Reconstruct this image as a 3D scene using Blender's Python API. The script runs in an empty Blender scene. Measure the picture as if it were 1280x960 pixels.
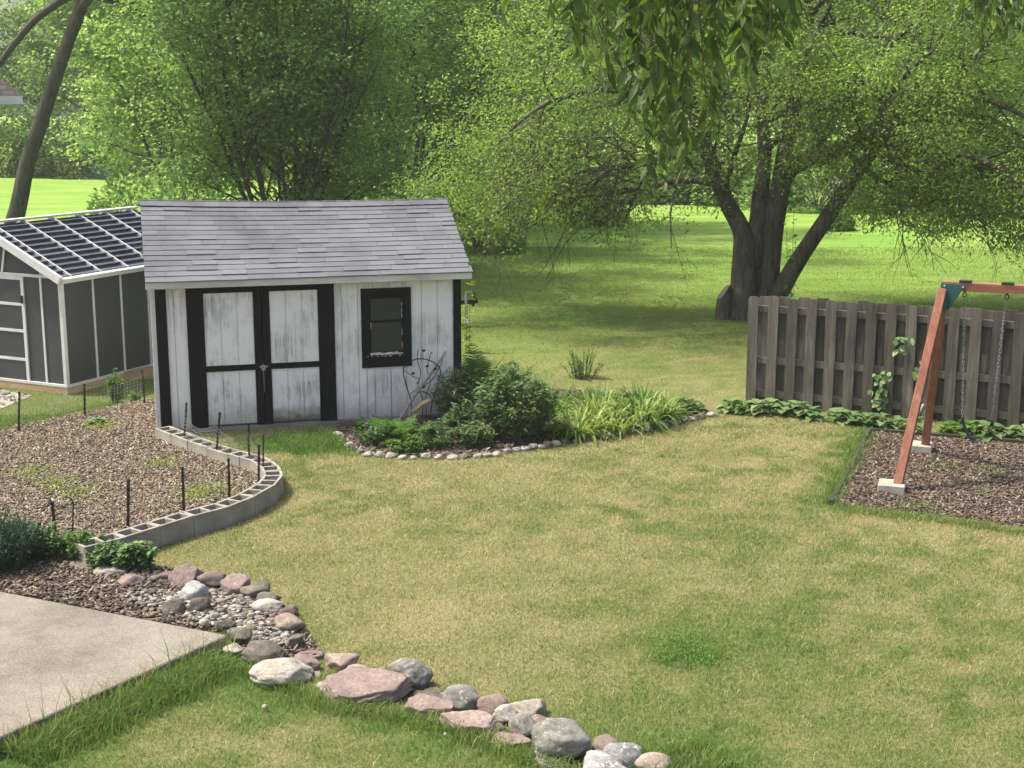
import bpy, bmesh, math, random
import numpy as np
from mathutils import Vector, Matrix, noise as mnoise

random.seed(7)
RNG = np.random.default_rng(7)
SC = bpy.context.scene
COL = SC.collection
PI = math.pi
F, PITCH, CAMH = 1750.0, math.radians(11.6), 4.0
CP, SP = math.cos(PITCH), math.sin(PITCH)
ORD = ['first','second','third','fourth','fifth','sixth','seventh','eighth','ninth','tenth','eleventh','twelfth','thirteenth',
       'fourteenth','fifteenth','sixteenth','seventeenth','eighteenth','nineteenth','twentieth']

# ---------------------------------------------------------------- survey helpers
def gp(px, py, z=0.0):
    """ground point (height z) surveyed from the photograph"""
    a = (px-640)/F; b = (480-py)/F
    d = (a, CP+b*SP, -SP+b*CP); t = (z-CAMH)/d[2]
    return Vector((d[0]*t, d[1]*t, z))

def at(px, py, Y):
    """point at distance Y ahead"""
    a = (px-640)/F; b = (480-py)/F
    t = Y/(CP+b*SP)
    return Vector((a*t, Y, CAMH+(-SP+b*CP)*t))

def mpp(Y):
    return Y/CP/F

# ---------------------------------------------------------------- object helpers
def tag(o, label=None, cat=None, group=None, kind=None):
    if label: o['label'] = label
    if cat: o['category'] = cat
    if group: o['group'] = group
    if kind: o['kind'] = kind
    return o

def empty(name, loc=(0,0,0), rz=0.0, label=None, cat=None, group=None):
    o = bpy.data.objects.new(name, None); COL.objects.link(o)
    o.location = loc; o.rotation_euler = (0,0,rz); o.empty_display_size = .2
    return tag(o, label, cat, group)

def link(name, me, mats, parent=None, smooth=False):
    o = bpy.data.objects.new(name, me); COL.objects.link(o)
    if not isinstance(mats, (list, tuple)): mats = [mats]
    for m in mats: me.materials.append(m)
    if parent: o.parent = parent
    if smooth:
        me.polygons.foreach_set('use_smooth', np.ones(len(me.polygons), dtype=bool))
    return o

def copy_tree(o, parent=None):
    c = o.copy(); COL.objects.link(c); c.parent = parent
    for ch in list(o.children): copy_tree(ch, c)
    return c

class MB:
    """collects simple solids; build() links them as ONE mesh object"""
    def __init__(s): s.v = []; s.f = []; s.r = []
    def add(s, vs, fs, r=None):
        n = len(s.v); s.v += [tuple(v) for v in vs]
        r = random.random() if r is None else r
        for f in fs: s.f.append([i+n for i in f]); s.r.append(r)
        return s
    def box(s, x0, x1, y0, y1, z0, z1, r=None):
        v = [(x0,y0,z0),(x1,y0,z0),(x1,y1,z0),(x0,y1,z0),(x0,y0,z1),(x1,y0,z1),(x1,y1,z1),(x0,y1,z1)]
        return s.add(v, [(0,3,2,1),(4,5,6,7),(0,1,5,4),(1,2,6,5),(2,3,7,6),(3,0,4,7)], r)
    def bar(s, a, b, w, h, up=(0,0,1), r=None):
        a = Vector(a); b = Vector(b); d = (b-a).normalized(); u = Vector(up)
        x = d.cross(u)
        if x.length < 1e-4: x = d.cross(Vector((1,0,0)))
        x.normalize(); u = x.cross(d).normalized()
        v = []
        for p in (a, b):
            for sx, sy in ((-1,-1),(1,-1),(1,1),(-1,1)): v.append(p+x*(sx*w/2)+u*(sy*h/2))
        return s.add(v, [(0,3,2,1),(4,5,6,7),(0,1,5,4),(1,2,6,5),(2,3,7,6),(3,0,4,7)], r)
    def tube(s, pts, rad, n=6, closed=False, r=None):
        pts = [Vector(p) for p in pts]; m = len(pts)
        if not isinstance(rad, (list, tuple)): rad = [rad]*m
        vs = []; fs = []; ref = None
        for i, p in enumerate(pts):
            if closed: d = pts[(i+1) % m]-pts[i-1]
            else: d = pts[min(i+1, m-1)]-pts[max(i-1, 0)]
            d.normalize()
            if ref is None: ref = d.orthogonal().normalized()
            x = (ref-d*ref.dot(d)); x = x.normalized() if x.length > 1e-5 else d.orthogonal().normalized(); ref = x
            y = d.cross(x)
            for k in range(n):
                a = 2*PI*k/n; vs.append(p+(x*math.cos(a)+y*math.sin(a))*rad[i])
        for i in range(m if closed else m-1):
            j = (i+1) % m
            for k in range(n):
                l = (k+1) % n; fs.append((i*n+k, i*n+l, j*n+l, j*n+k))
        if not closed:
            fs.append(tuple(range(n-1, -1, -1))); fs.append(tuple((m-1)*n+k for k in range(n)))
        return s.add(vs, fs, r)
    def prism(s, poly, axis_o, ex, ey, ez, t, r=None):
        """polygon in (ex,ey) plane extruded by t along ez"""
        o = Vector(axis_o); ex = Vector(ex); ey = Vector(ey); ez = Vector(ez); n = len(poly)
        v = [o+ex*a+ey*b for a, b in poly]+[o+ex*a+ey*b+ez*t for a, b in poly]
        fs = [tuple(range(n-1, -1, -1)), tuple(range(n, 2*n))]+[(i, (i+1) % n, n+(i+1) % n, n+i) for i in range(n)]
        return s.add(v, fs, r)
    def lathe(s, prof, c=(0,0,0), n=12, r=None):
        vs = []; fs = []
        for rr, z in prof:
            for k in range(n): vs.append((c[0]+rr*math.cos(2*PI*k/n), c[1]+rr*math.sin(2*PI*k/n), c[2]+z))
        for i in range(len(prof)-1):
            for k in range(n):
                l = (k+1) % n; fs.append((i*n+k, i*n+l, (i+1)*n+l, (i+1)*n+k))
        fs.append(tuple(range(n-1, -1, -1))); fs.append(tuple((len(prof)-1)*n+k for k in range(n)))
        return s.add(vs, fs, r)
    def build(s, name, m, parent=None, bevel=0.0, smooth=False):
        me = bpy.data.meshes.new(name); me.from_pydata(s.v, [], s.f)
        a = me.attributes.new('rnd', 'FLOAT', 'FACE'); a.data.foreach_set('value', np.array(s.r, np.float32))
        bm = bmesh.new(); bm.from_mesh(me); bmesh.ops.recalc_face_normals(bm, faces=bm.faces)
        if bevel: bmesh.ops.bevel(bm, geom=bm.edges[:], offset=bevel, segments=1, affect='EDGES', profile=.7)
        bm.to_mesh(me); bm.free(); me.update()
        return link(name, me, m, parent, smooth)

def fast_mesh(name, V, Q, rnd=None, smooth=False):
    """V (n,3), Q (m,k) faces of one size, rnd per face"""
    me = bpy.data.meshes.new(name); m, k = Q.shape
    me.vertices.add(len(V)); me.vertices.foreach_set('co', np.ascontiguousarray(V, np.float32).ravel())
    me.loops.add(m*k); me.loops.foreach_set('vertex_index', np.ascontiguousarray(Q, np.int32).ravel())
    me.polygons.add(m); me.polygons.foreach_set('loop_start', np.arange(0, m*k, k, dtype=np.int32))
    if smooth: me.polygons.foreach_set('use_smooth', np.ones(m, dtype=bool))
    if rnd is not None:
        a = me.attributes.new('rnd', 'FLOAT', 'FACE'); a.data.foreach_set('value', np.ascontiguousarray(rnd, np.float32))
    me.update(calc_edges=True)
    return me

def norm(a): return a/np.maximum(np.linalg.norm(a, axis=-1, keepdims=True), 1e-9)

_TAB = np.random.default_rng(3).random((64, 64))
def vn(x, y, s=1.0, o=0.0):
    x = np.asarray(x, float)/s+o; y = np.asarray(y, float)/s+o*1.7
    i = np.floor(x).astype(int); j = np.floor(y).astype(int); u = x-i; v = y-j
    u = u*u*(3-2*u); v = v*v*(3-2*v)
    t = lambda a, b: _TAB[a % 64, b % 64]
    return (t(i,j)*(1-u)+t(i+1,j)*u)*(1-v)+(t(i,j+1)*(1-u)+t(i+1,j+1)*u)*v

def inpoly(x, y, poly):
    c = np.zeros(len(x), bool); n = len(poly)
    for i in range(n):
        x0, y0 = poly[i][:2]; x1, y1 = poly[(i+1) % n][:2]
        if abs(y1-y0) < 1e-9: continue
        c ^= ((y0 > y) != (y1 > y)) & (x < (x1-x0)*(y-y0)/(y1-y0)+x0)
    return c

def dist_line(x, y, pts):
    d = np.full(len(x), 1e9)
    for a, b in zip(pts[:-1], pts[1:]):
        ax, ay = a[:2]; bx, by = b[:2]; L = (bx-ax)**2+(by-ay)**2+1e-9
        t = np.clip(((x-ax)*(bx-ax)+(y-ay)*(by-ay))/L, 0, 1)
        d = np.minimum(d, np.hypot(x-ax-t*(bx-ax), y-ay-t*(by-ay)))
    return d

# ---------------------------------------------------------------- materials
class N:
    def __init__(s, name):
        s.m = bpy.data.materials.new(name); s.m.use_nodes = True; s.t = s.m.node_tree; s.t.nodes.clear()
        s.out = s.t.nodes.new('ShaderNodeOutputMaterial')
    def n(s, typ, **kw):
        o = s.t.nodes.new('ShaderNode'+typ)
        for k, v in kw.items():
            if hasattr(o, k): setattr(o, k, v)
        return o
    def set(s, node, **kw):
        for k, v in kw.items():
            i = node.inputs[k.replace('_', ' ')]
            if hasattr(v, 'is_output'): s.t.links.new(v, i)
            else: i.default_value = (*v, 1) if isinstance(v, tuple) and len(v) == 3 and i.type == 'RGBA' else v
        return node
    def coord(s, which='Object', scale=(1,1,1)):
        if which == 'World': c = s.n('NewGeometry').outputs['Position']
        else: c = s.n('TexCoord').outputs[which]
        mp = s.n('Mapping'); s.t.links.new(c, mp.inputs['Vector']); mp.inputs['Scale'].default_value = scale
        return mp.outputs['Vector']
    def noise(s, vec, scale, detail=4.0, rough=.55, out='Fac', dist=0.0):
        k = s.n('TexNoise'); s.set(k, Vector=vec, Scale=scale, Detail=detail, Roughness=rough, Distortion=dist); return k.outputs[out]
    def ramp(s, fac, stops, interp='LINEAR'):
        r = s.n('ValToRGB'); s.t.links.new(fac, r.inputs['Fac']); e = r.color_ramp; e.interpolation = interp
        while len(e.elements) < len(stops): e.elements.new(.5)
        for i, (p, c) in enumerate(stops):
            e.elements[i].position = p
            e.elements[i].color = (c, c, c, 1) if isinstance(c, (int, float)) else (*c, 1)
        return r.outputs['Color']
    def mix(s, fac, a, b, mode='MIX'):
        m = s.n('Mix'); m.data_type = 'RGBA'; m.blend_type = mode
        for i, v in ((0, fac), (6, a), (7, b)):
            if hasattr(v, 'is_output'): s.t.links.new(v, m.inputs[i])
            else: m.inputs[i].default_value = (*v, 1) if isinstance(v, tuple) else v
        return m.outputs[2]
    def math(s, op, a, b=0.0, clamp=False):
        m = s.n('Math'); m.operation = op; m.use_clamp = clamp
        for i, v in enumerate((a, b)):
            if hasattr(v, 'is_output'): s.t.links.new(v, m.inputs[i])
            else: m.inputs[i].default_value = v
        return m.outputs[0]
    def attr(s, name='rnd'):
        a = s.n('Attribute'); a.attribute_name = name; return a.outputs['Fac']
    def bump(s, h, strength=.4, dist=.01):
        b = s.n('Bump'); s.set(b, Height=h, Strength=strength, Distance=dist); return b.outputs['Normal']
    def surf(s, sh): s.t.links.new(sh, s.out.inputs['Surface']); return s.m
    def principled(s, color, rough=.8, normal=None, metal=0.0, spec=.3):
        p = s.n('BsdfPrincipled'); s.set(p, Base_Color=color, Roughness=rough, Metallic=metal)
        p.inputs['Specular IOR Level'].default_value = spec
        if normal is not None: s.t.links.new(normal, p.inputs['Normal'])
        return s.surf(p.outputs[0])

def m_noise(name, stops, scale=5.0, stretch=(1,1,1), rough=.85, bump=.3, bdist=.01, which='Object', rnd=.0, detail=6, fine=None, spec=.3, metal=0.0, lo=.3, hi=.7):
    k = N(name); v = k.coord(which, stretch); f = k.noise(v, scale, detail)
    st = [(lo+(hi-lo)*i/max(1, len(stops)-1), c) for i, c in enumerate(stops)]
    c = k.ramp(f, st)
    if rnd: c = k.mix(1.0, c, k.ramp(k.attr(), [(0, 1-rnd), (1, 1+rnd)]), 'MULTIPLY')
    h = k.noise(v, fine or scale*6, 5)
    return k.principled(c, rough, k.bump(h, bump, bdist) if bump else None, metal, spec)

def m_leaf(name, cols, trans=.4, tcol=1.6, gloss=.05, grough=.45, objvar=.15):
    """foliage: colour varies leaf by leaf ('rnd') and a little from plant to plant"""
    k = N(name); r = k.attr()
    c = k.ramp(r, [(i/max(1, len(cols)-1), x) for i, x in enumerate(cols)])
    if objvar:
        oi = k.n('ObjectInfo').outputs['Random']
        c = k.mix(1.0, c, k.ramp(oi, [(0, (1-objvar, 1-objvar*.6, 1-objvar)), (1, (1+objvar, 1+objvar*.6, 1.0))]), 'MULTIPLY')
    d = k.n('BsdfDiffuse'); k.set(d, Color=c)
    t = k.n('BsdfTranslucent'); k.set(t, Color=k.mix(1.0, c, (tcol*.97, tcol, tcol*.6), 'MULTIPLY'))
    g = k.n('BsdfGlossy'); k.set(g, Color=(.5, .55, .5), Roughness=max(grough, .5))
    a = k.n('MixShader'); k.set(a, Fac=trans); k.t.links.new(d.outputs[0], a.inputs[1]); k.t.links.new(t.outputs[0], a.inputs[2])
    b = k.n('MixShader'); k.set(b, Fac=gloss*.55); k.t.links.new(a.outputs[0], b.inputs[1]); k.t.links.new(g.outputs[0], b.inputs[2])
    return k.surf(b.outputs[0])

def m_chips(name, cols, rough=.9):
    k = N(name); c = k.ramp(k.attr(), [(i/max(1, len(cols)-1), x) for i, x in enumerate(cols)])
    h = k.noise(k.coord('World'), 90, 3)
    return k.principled(c, rough, k.bump(h, .3, .004), spec=.2)

M = {}
STRAW, STRAW2, GRN, GRN2 = (.37,.29,.115), (.27,.225,.085), (.105,.155,.03), (.055,.115,.018)

def mat_lawn():
    k = N('lawn_turf'); w = k.coord('World'); g = k.attr('green')
    f = k.noise(w, 9.0, 5, .7); f2 = k.noise(w, 55.0, 3, .6); f3 = k.noise(w, .55, 4, .6)
    mow = k.noise(k.coord('World', (.25, 1.6, 1)), 1.0, 3, .5)
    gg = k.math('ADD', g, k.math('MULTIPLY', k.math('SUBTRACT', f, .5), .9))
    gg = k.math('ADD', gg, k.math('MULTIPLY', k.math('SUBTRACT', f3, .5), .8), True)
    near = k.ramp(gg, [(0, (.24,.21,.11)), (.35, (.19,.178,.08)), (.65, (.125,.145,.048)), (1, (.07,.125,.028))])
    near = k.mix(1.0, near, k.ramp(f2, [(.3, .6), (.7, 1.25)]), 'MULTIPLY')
    far = k.ramp(mow, [(.3, (.14,.26,.042)), (.5, (.19,.31,.054)), (.72, (.26,.345,.085))])
    far = k.mix(1.0, far, k.ramp(f, [(.3, .82), (.7, 1.15)]), 'MULTIPLY')
    c = k.mix(k.attr('far'), near, far)
    h = k.noise(w, 30, 4, .7)
    return k.principled(c, .95, k.bump(h, .8, .04), spec=.1)

def mat_weathered_white(name, lo_stain=.5, seed=0.0, green=False, peel=0.0):
    """white paint on grooved boards, grey where it has weathered off"""
    k = N(name); v = k.coord('Object', (1, 1, 1)); mp = k.n('Mapping'); k.t.links.new(v, mp.inputs['Vector']); mp.inputs['Location'].default_value = (seed, seed*.7, seed*1.3)
    v = mp.outputs['Vector']
    ms = k.n('Mapping'); k.t.links.new(v, ms.inputs['Vector']); ms.inputs['Scale'].default_value = (14, 14, .9)
    streak = k.noise(ms.outputs['Vector'], 3.0, 7, .65); patch = k.noise(v, 2.1, 4, .6); fine = k.noise(ms.outputs['Vector'], 12, 4, .7)
    z = k.n('SeparateXYZ'); k.t.links.new(k.coord('Object'), z.inputs[0])
    low = k.ramp(k.math('MULTIPLY', z.outputs['Z'], .5), [(0, 1.0), (.5, .55), (.9, .25)])
    s = k.math('MULTIPLY', k.ramp(patch, [(.47, .0), (.64, 1.0)]), k.ramp(streak, [(.38, 0.0), (.62, 1.0)]))
    s = k.math('ADD', k.math('MULTIPLY', s, lo_stain), k.math('MULTIPLY', k.ramp(fine, [(.55, 0.0), (.85, .22)]), low), True)
    if name.endswith('siding'):
        dx = k.math('SUBTRACT', z.outputs['X'], 2.74); dz = k.math('SUBTRACT', z.outputs['Z'], .47)
        q = k.math('ADD', k.math('MULTIPLY', k.math('MULTIPLY', dx, dx), 7.0), k.math('MULTIPLY', k.math('MULTIPLY', dz, dz), 16.0))
        q = k.ramp(k.math('ADD', q, k.math('MULTIPLY', k.math('SUBTRACT', streak, .5), 1.6)), [(.0, 1.0), (.75, 0.0)])
        s = k.math('ADD', s, k.math('MULTIPLY', q, k.ramp(streak, [(.40, .12), (.56, 1.0)])), True)
    c = k.mix(s, (.83,.80,.755), (.29,.28,.265))
    c = k.mix(k.math('MULTIPLY', low, .16), c, (.48,.46,.42))
    gr = k.ramp(k.math('ADD', z.outputs['Z'], k.math('MULTIPLY', k.math('SUBTRACT', k.noise(v, 6, 6, .7), .5), .5)), [(.06, .75), (.38, 0.0)])
    c = k.mix(gr, c, (.30,.285,.235))
    if green:
        m = k.math('MULTIPLY', k.ramp(k.math('ADD', z.outputs['Z'], k.math('MULTIPLY', k.noise(v, 9, 5, .7), .28)), [(.24, 1.0), (.42, 0.0)]), .92)
        c = k.mix(m, c, (.115,.115,.06))
    return k.principled(c, .7, k.bump(k.noise(ms.outputs['Vector'], 10, 4), .25, .004), spec=.25)

def mat_stone(name, a, b, c, scale=7.0, speck=.0, bump=.5):
    k = N(name); oi = k.n('ObjectInfo').outputs['Random']
    mp = k.n('Mapping'); k.t.links.new(k.n('TexCoord').outputs['Object'], mp.inputs['Vector'])
    cv = k.n('CombineXYZ'); k.t.links.new(k.math('MULTIPLY', oi, 37.0), cv.inputs[0]); k.t.links.new(k.math('MULTIPLY', oi, 11.0), cv.inputs[2]); k.t.links.new(cv.outputs[0], mp.inputs['Location'])
    v = mp.outputs['Vector']
    f = k.noise(v, scale, 8, .65); col = k.ramp(f, [(.3, a), (.5, b), (.7, c)])
    col = k.mix(1.0, col, k.ramp(oi, [(0, .82), (1, 1.15)]), 'MULTIPLY')
    f2 = k.noise(v, scale*9, 5, .7); col = k.mix(1.0, col, k.ramp(f2, [(.32, .62), (.7, 1.22)]), 'MULTIPLY')
    if speck:
        f3 = k.noise(v, scale*2.6, 4, .7); col = k.mix(k.ramp(f3, [(.58, 0.0), (.66, speck)]), col, (.62,.62,.57))
    h = k.math('ADD', k.math('MULTIPLY', f, .6), k.math('MULTIPLY', f2, .4))
    return k.principled(col, .9, k.bump(h, bump, .02), spec=.2)

def mat_shingle():
    k = N('asphalt_shingle'); v = k.coord('Object'); r = k.attr()
    f = k.noise(v, 1.3, 5, .6); g = k.noise(v, 160, 3, .8)
    c = k.ramp(r, [(0, (.115,.119,.13)), (.5, (.13,.134,.144)), (1, (.146,.15,.159))])
    c = k.mix(1.0, c, k.ramp(f, [(.3, .72), (.5, 1.0), (.7, 1.18)]), 'MULTIPLY')
    c = k.mix(1.0, c, k.ramp(g, [(.3, .75), (.7, 1.2)]), 'MULTIPLY')
    return k.principled(c, .95, k.bump(g, .5, .004), spec=.15)

def mat_boardwood(name, cols, scale=2.0, along=2, rnd=.3, rough=.85, knots=True):
    k = N(name); st = [9, 9, 9]; st[along] = .7
    v = k.coord('Object', tuple(st)); r = k.attr()
    cv = k.n('CombineXYZ'); k.t.links.new(k.math('MULTIPLY', r, 60.0), cv.inputs[2]); k.t.links.new(k.math('MULTIPLY', r, 23.0), cv.inputs[0])
    va = k.n('VectorMath'); k.t.links.new(v, va.inputs[0]); k.t.links.new(cv.outputs[0], va.inputs[1]); v = va.outputs[0]
    f = k.noise(v, scale, 7, .65, dist=.6); c = k.ramp(f, [(.25+.5*i/(len(cols)-1), x) for i, x in enumerate(cols)])
    c = k.mix(1.0, c, k.ramp(r, [(0, 1-rnd), (1, 1+rnd)]), 'MULTIPLY')
    p = k.noise(k.coord('Object'), 1.6, 4, .6); c = k.mix(1.0, c, k.ramp(p, [(.3, .78), (.7, 1.15)]), 'MULTIPLY')
    return k.principled(c, rough, k.bump(k.noise(v, scale*3, 5), .45, .006), spec=.2)

def mat_bark(name, a, b, sc=3.0):
    k = N(name); v = k.coord('Object', (1, 1, .18)); f = k.noise(v, sc*5, 6, .7, dist=.4); p = k.noise(k.coord('Object'), 1.2, 3)
    c = k.mix(1.0, k.ramp(f, [(.3, a), (.7, b)]), k.ramp(p, [(.3, .75), (.7, 1.2)]), 'MULTIPLY')
    return k.principled(c, .95, k.bump(f, .9, .05), spec=.1)

M['lawn'] = mat_lawn()
M['white_wall'] = mat_weathered_white('weathered_white_siding', .75, 1.0)
for i, g in enumerate((False, False, False, True)): M['panel%d' % i] = mat_weathered_white('weathered_white_panel', .95, 5.0+3.3*i, g)
M['black_trim'] = m_noise('black_painted_trim', [(.005,.005,.0055), (.008,.008,.0085), (.02,.019,.018)], 9, (1,1,.3), .7, .25, .004, hi=.95, spec=.15)
M['fascia'] = m_noise('weathered_fascia', [(.42,.41,.38), (.56,.55,.51), (.66,.65,.60)], 5, (.4,1,1), .8, .2, .004)
M['shingle'] = mat_shingle()
M['glass'] = N('dusty_window_glass').principled((.03,.036,.032), .3, spec=.35)
M['steel'] = m_noise('galvanised_steel', [(.35,.35,.36), (.5,.5,.5)], 20, rough=.45, bump=.1, metal=.8)
M['rust'] = m_noise('dark_wrought_iron', [(.02,.018,.016), (.05,.035,.025)], 30, rough=.8, bump=.3)
M['resin'] = m_noise('charcoal_resin_panel', [(.048,.05,.052), (.058,.06,.062)], 3, (1,1,.3), .5, .08, .003)
M['resin_white'] = m_noise('off_white_frame', [(.52,.52,.50), (.62,.62,.60)], 6, rough=.5, bump=.05)
M['slate_slat'] = m_noise('dark_slate_slat', [(.05,.055,.075), (.085,.09,.115)], 8, (1,1,1), .5, .15, .004, rnd=.2)
M['plinth'] = mat_boardwood('tan_lumber', [(.30,.21,.11), (.42,.31,.18), (.5,.39,.24)], 2.0, 0)
M['fence_wood'] = mat_boardwood('weathered_cedar', [(.055,.05,.039), (.105,.097,.077), (.175,.164,.134)], 2.2, 2, .28)
M['redwood'] = mat_boardwood('stained_redwood', [(.155,.062,.04), (.235,.10,.065), (.32,.165,.115)], 2.0, 2, .1, .55)
M['redwood_x'] = mat_boardwood('stained_redwood_beam', [(.155,.062,.04), (.235,.10,.065), (.32,.165,.115)], 2.0, 0, .1, .55)
M['green_metal'] = m_noise('dark_green_enamel', [(.012,.075,.075), (.02,.10,.098)], 8, rough=.4, bump=.05, spec=.5)
M['bolt'] = m_noise('zinc_bolt', [(.5,.5,.5), (.65,.65,.65)], 20, rough=.4, bump=0, metal=.5)
M['black_plastic'] = m_noise('black_plastic', [(.012,.012,.013), (.03,.03,.032)], 10, rough=.5, bump=.1)
M['seat_rubber'] = m_noise('dark_teal_rubber', [(.02,.032,.038), (.035,.05,.058)], 10, rough=.55, bump=.15)
M['chain'] = m_noise('chain_steel', [(.12,.12,.12), (.4,.4,.39)], 60, rough=.5, bump=.1, metal=.6)
M['footing'] = m_noise('pale_concrete', [(.20,.175,.135), (.34,.31,.25), (.43,.40,.335)], 6, rough=.9, bump=.3)
M['block'] = m_noise('grey_concrete_block', [(.18,.163,.133), (.26,.238,.196), (.345,.32,.268)], 4, (1,1,1), .95, .5, .006, fine=60)
M['patio'] = None
M['mulch_soil'] = m_noise('mulch_soil', [(.08,.058,.042), (.14,.105,.076), (.20,.155,.115)], 14, rough=.95, bump=.9, bdist=.03, which='World', fine=60)
M['dark_soil'] = m_noise('dark_bed_soil', [(.05,.038,.03), (.10,.08,.062), (.17,.14,.11)], 16, rough=.95, bump=.9, bdist=.03, which='World', fine=60)
M['gravel_soil'] = m_noise('gravel_soil', [(.2,.18,.155), (.33,.30,.26), (.46,.43,.38)], 25, rough=.95, bump=.9, bdist=.02, which='World', fine=80)
M['chips'] = m_chips('bark_chips', [(.07,.053,.037), (.135,.105,.073), (.20,.162,.115), (.265,.225,.168), (.175,.115,.082), (.39,.355,.285)])
M['chips_dark'] = m_chips('dark_bark_chips', [(.04,.029,.021), (.078,.056,.041), (.125,.094,.07), (.19,.15,.115), (.10,.062,.045), (.31,.27,.22)])
M['pebble'] = m_chips('pale_pebbles', [(.08,.066,.053), (.15,.128,.106), (.23,.203,.168), (.36,.33,.285), (.13,.105,.086)])
M['edging'] = m_noise('dark_timber_edging', [(.028,.024,.02), (.06,.052,.042)], 8, rough=.9, bump=.5)
M['deadwood'] = mat_boardwood('dead_grey_wood', [(.12,.10,.085), (.22,.19,.165), (.30,.27,.235)], 2.0, 0)
M['bark'] = mat_bark('grey_brown_bark', (.036,.032,.026), (.165,.148,.118))
M['bark_far'] = mat_bark('dark_bark', (.05,.046,.038), (.12,.108,.09))
M['twig'] = m_noise('twig_bark', [(.07,.057,.045), (.16,.135,.108)], 9, bump=0)
# foliage
M['leaf_maple'] = m_leaf('silver_maple_leaf', [(.095,.155,.06), (.125,.205,.075), (.165,.26,.095), (.23,.325,.15)], .6, 1.85, .06)
M['leaf_big'] = m_leaf('locust_leaf', [(.095,.16,.045), (.13,.21,.055), (.175,.265,.07), (.245,.33,.10)], .58, 1.75, .04)
M['leaf_far'] = m_leaf('woodland_leaf', [(.095,.16,.06), (.125,.205,.075), (.165,.255,.095), (.225,.315,.13)], .58, 1.75, .04, objvar=.15)
M['leaf_dark'] = m_leaf('dark_woodland_leaf', [(.05,.095,.036), (.075,.135,.048), (.105,.18,.06)], .45, 1.6, .05, objvar=.15)
M['leaf_near'] = m_leaf('hanging_leaf', [(.035,.07,.018), (.06,.112,.026), (.10,.17,.038), (.20,.295,.066)], .5, 1.8, .06, .5, 0)
M['leaf_bush'] = m_leaf('bush_leaf', [(.05,.10,.036), (.075,.145,.05), (.11,.195,.068), (.165,.26,.11)], .38, 1.5, .08, .45)
M['leaf_fern'] = m_leaf('fern_leaf', [(.06,.13,.025), (.09,.18,.035), (.14,.235,.05)], .38, 1.6, .05)
M['leaf_lily'] = m_leaf('daylily_leaf', [(.09,.165,.035), (.15,.235,.05), (.23,.31,.085), (.36,.40,.16)], .35, 1.4, .07)
M['leaf_hosta'] = m_leaf('hosta_leaf', [(.06,.13,.04), (.095,.17,.06), (.14,.215,.085), (.22,.29,.14)], .3, 1.5, .07, .5)
M['leaf_juniper'] = m_leaf('juniper_needle', [(.03,.07,.04), (.05,.10,.058), (.085,.145,.085)], .2, 1.4, .05)
M['leaf_yellow'] = m_leaf('young_yellow_leaf', [(.17,.24,.03), (.24,.31,.05)], .4, 1.5, .05)
M['grass'] = m_leaf('lawn_blade', [(.43,.395,.215), (.32,.305,.145), (.23,.25,.09), (.15,.22,.055), (.095,.19,.04)], .3, 1.35, .03, .6, 0)
M['grass_far'] = m_leaf('far_lawn_blade', [(.33,.325,.135), (.22,.285,.072), (.16,.265,.052)], .3, 1.35, .02, .6, 0)
# stones
M['st_mauve'] = mat_stone('mauve_quartzite', (.12,.09,.08), (.185,.142,.128), (.25,.195,.178), 5)
M['st_pink'] = mat_stone('pink_sandstone', (.165,.122,.108), (.23,.174,.154), (.30,.234,.21), 5)
M['st_grey'] = mat_stone('grey_granite', (.11,.106,.09), (.19,.183,.158), (.28,.268,.235), 7, .35)
M['st_dark'] = mat_stone('dark_fieldstone', (.07,.06,.05), (.125,.11,.09), (.2,.175,.145), 6)
M['st_pale'] = mat_stone('pale_limestone', (.235,.21,.17), (.33,.30,.25), (.42,.39,.33), 6)
M['st_tan'] = mat_stone('tan_sandstone', (.16,.128,.10), (.235,.19,.152), (.32,.265,.215), 6)
M['st_lichen'] = mat_stone('lichen_granite', (.15,.147,.138), (.26,.255,.24), (.40,.39,.37), 8, .9)

def mat_patio():
    k = N('exposed_patio_concrete'); w = k.coord('World')
    a = k.noise(w, 1.4, 5, .6); b = k.noise(w, 60, 4, .8); c3 = k.noise(w, 5, 6, .7)
    c = k.ramp(a, [(.28, (.13,.113,.093)), (.5, (.185,.163,.137)), (.72, (.22,.196,.166))])
    c = k.mix(1.0, c, k.ramp(b, [(.3, .55), (.5, 1.0), (.72, 1.5)]), 'MULTIPLY')
    c = k.mix(1.0, c, k.ramp(c3, [(.3, .8), (.5, 1.0), (.7, 1.1)]), 'MULTIPLY')
    return k.principled(c, .92, k.bump(b, .4, .006), spec=.2)
M['patio'] = mat_patio()
# ================================================================ GROUND
# outlines (world metres)
WALL_PX = [(211.4,532),(233,540),(259,550),(286.6,558.6),(310,565.6),(334,571.5),(348,580.4),(354,590),(354,596),(347,604),(326.5,616),(300,629),(265.6,638),(225,649),(181,664.7),(142,675.6),(112,682.5)]
WALL = [gp(x, y, .2) for x, y in WALL_PX]
SHED_O = Vector((-4.217, 16.437, 0)); SHED_T = .264
SU = Vector((math.cos(SHED_T), math.sin(SHED_T), 0)); SV = Vector((-SU.y, SU.x, 0))
def inset(P, d):
    out = []
    for i, p in enumerate(P):
        t = (P[min(i+1, len(P)-1)]-P[max(i-1, 0)]); t.z = 0; t.normalize(); out.append((p.x+t.y*d, p.y-t.x*d))
    return out
GARDEN = inset(WALL, .13)+[(-4.5,11.75),(-7.6,11.75),(-7.6,15.9),tuple(gp(0,546)[:2]),tuple(gp(106,523)[:2]),tuple(gp(188,506)[:2]),(-4.30,17.0),(-4.22,16.5)]
PATIO = [tuple(gp(285,797,.1)[:2]), tuple(gp(0,742,.1)[:2]), (-8.0,12.05), (-8.0,5.0), (-4.6,5.0), tuple(gp(0,925,.1)[:2])]
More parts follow.
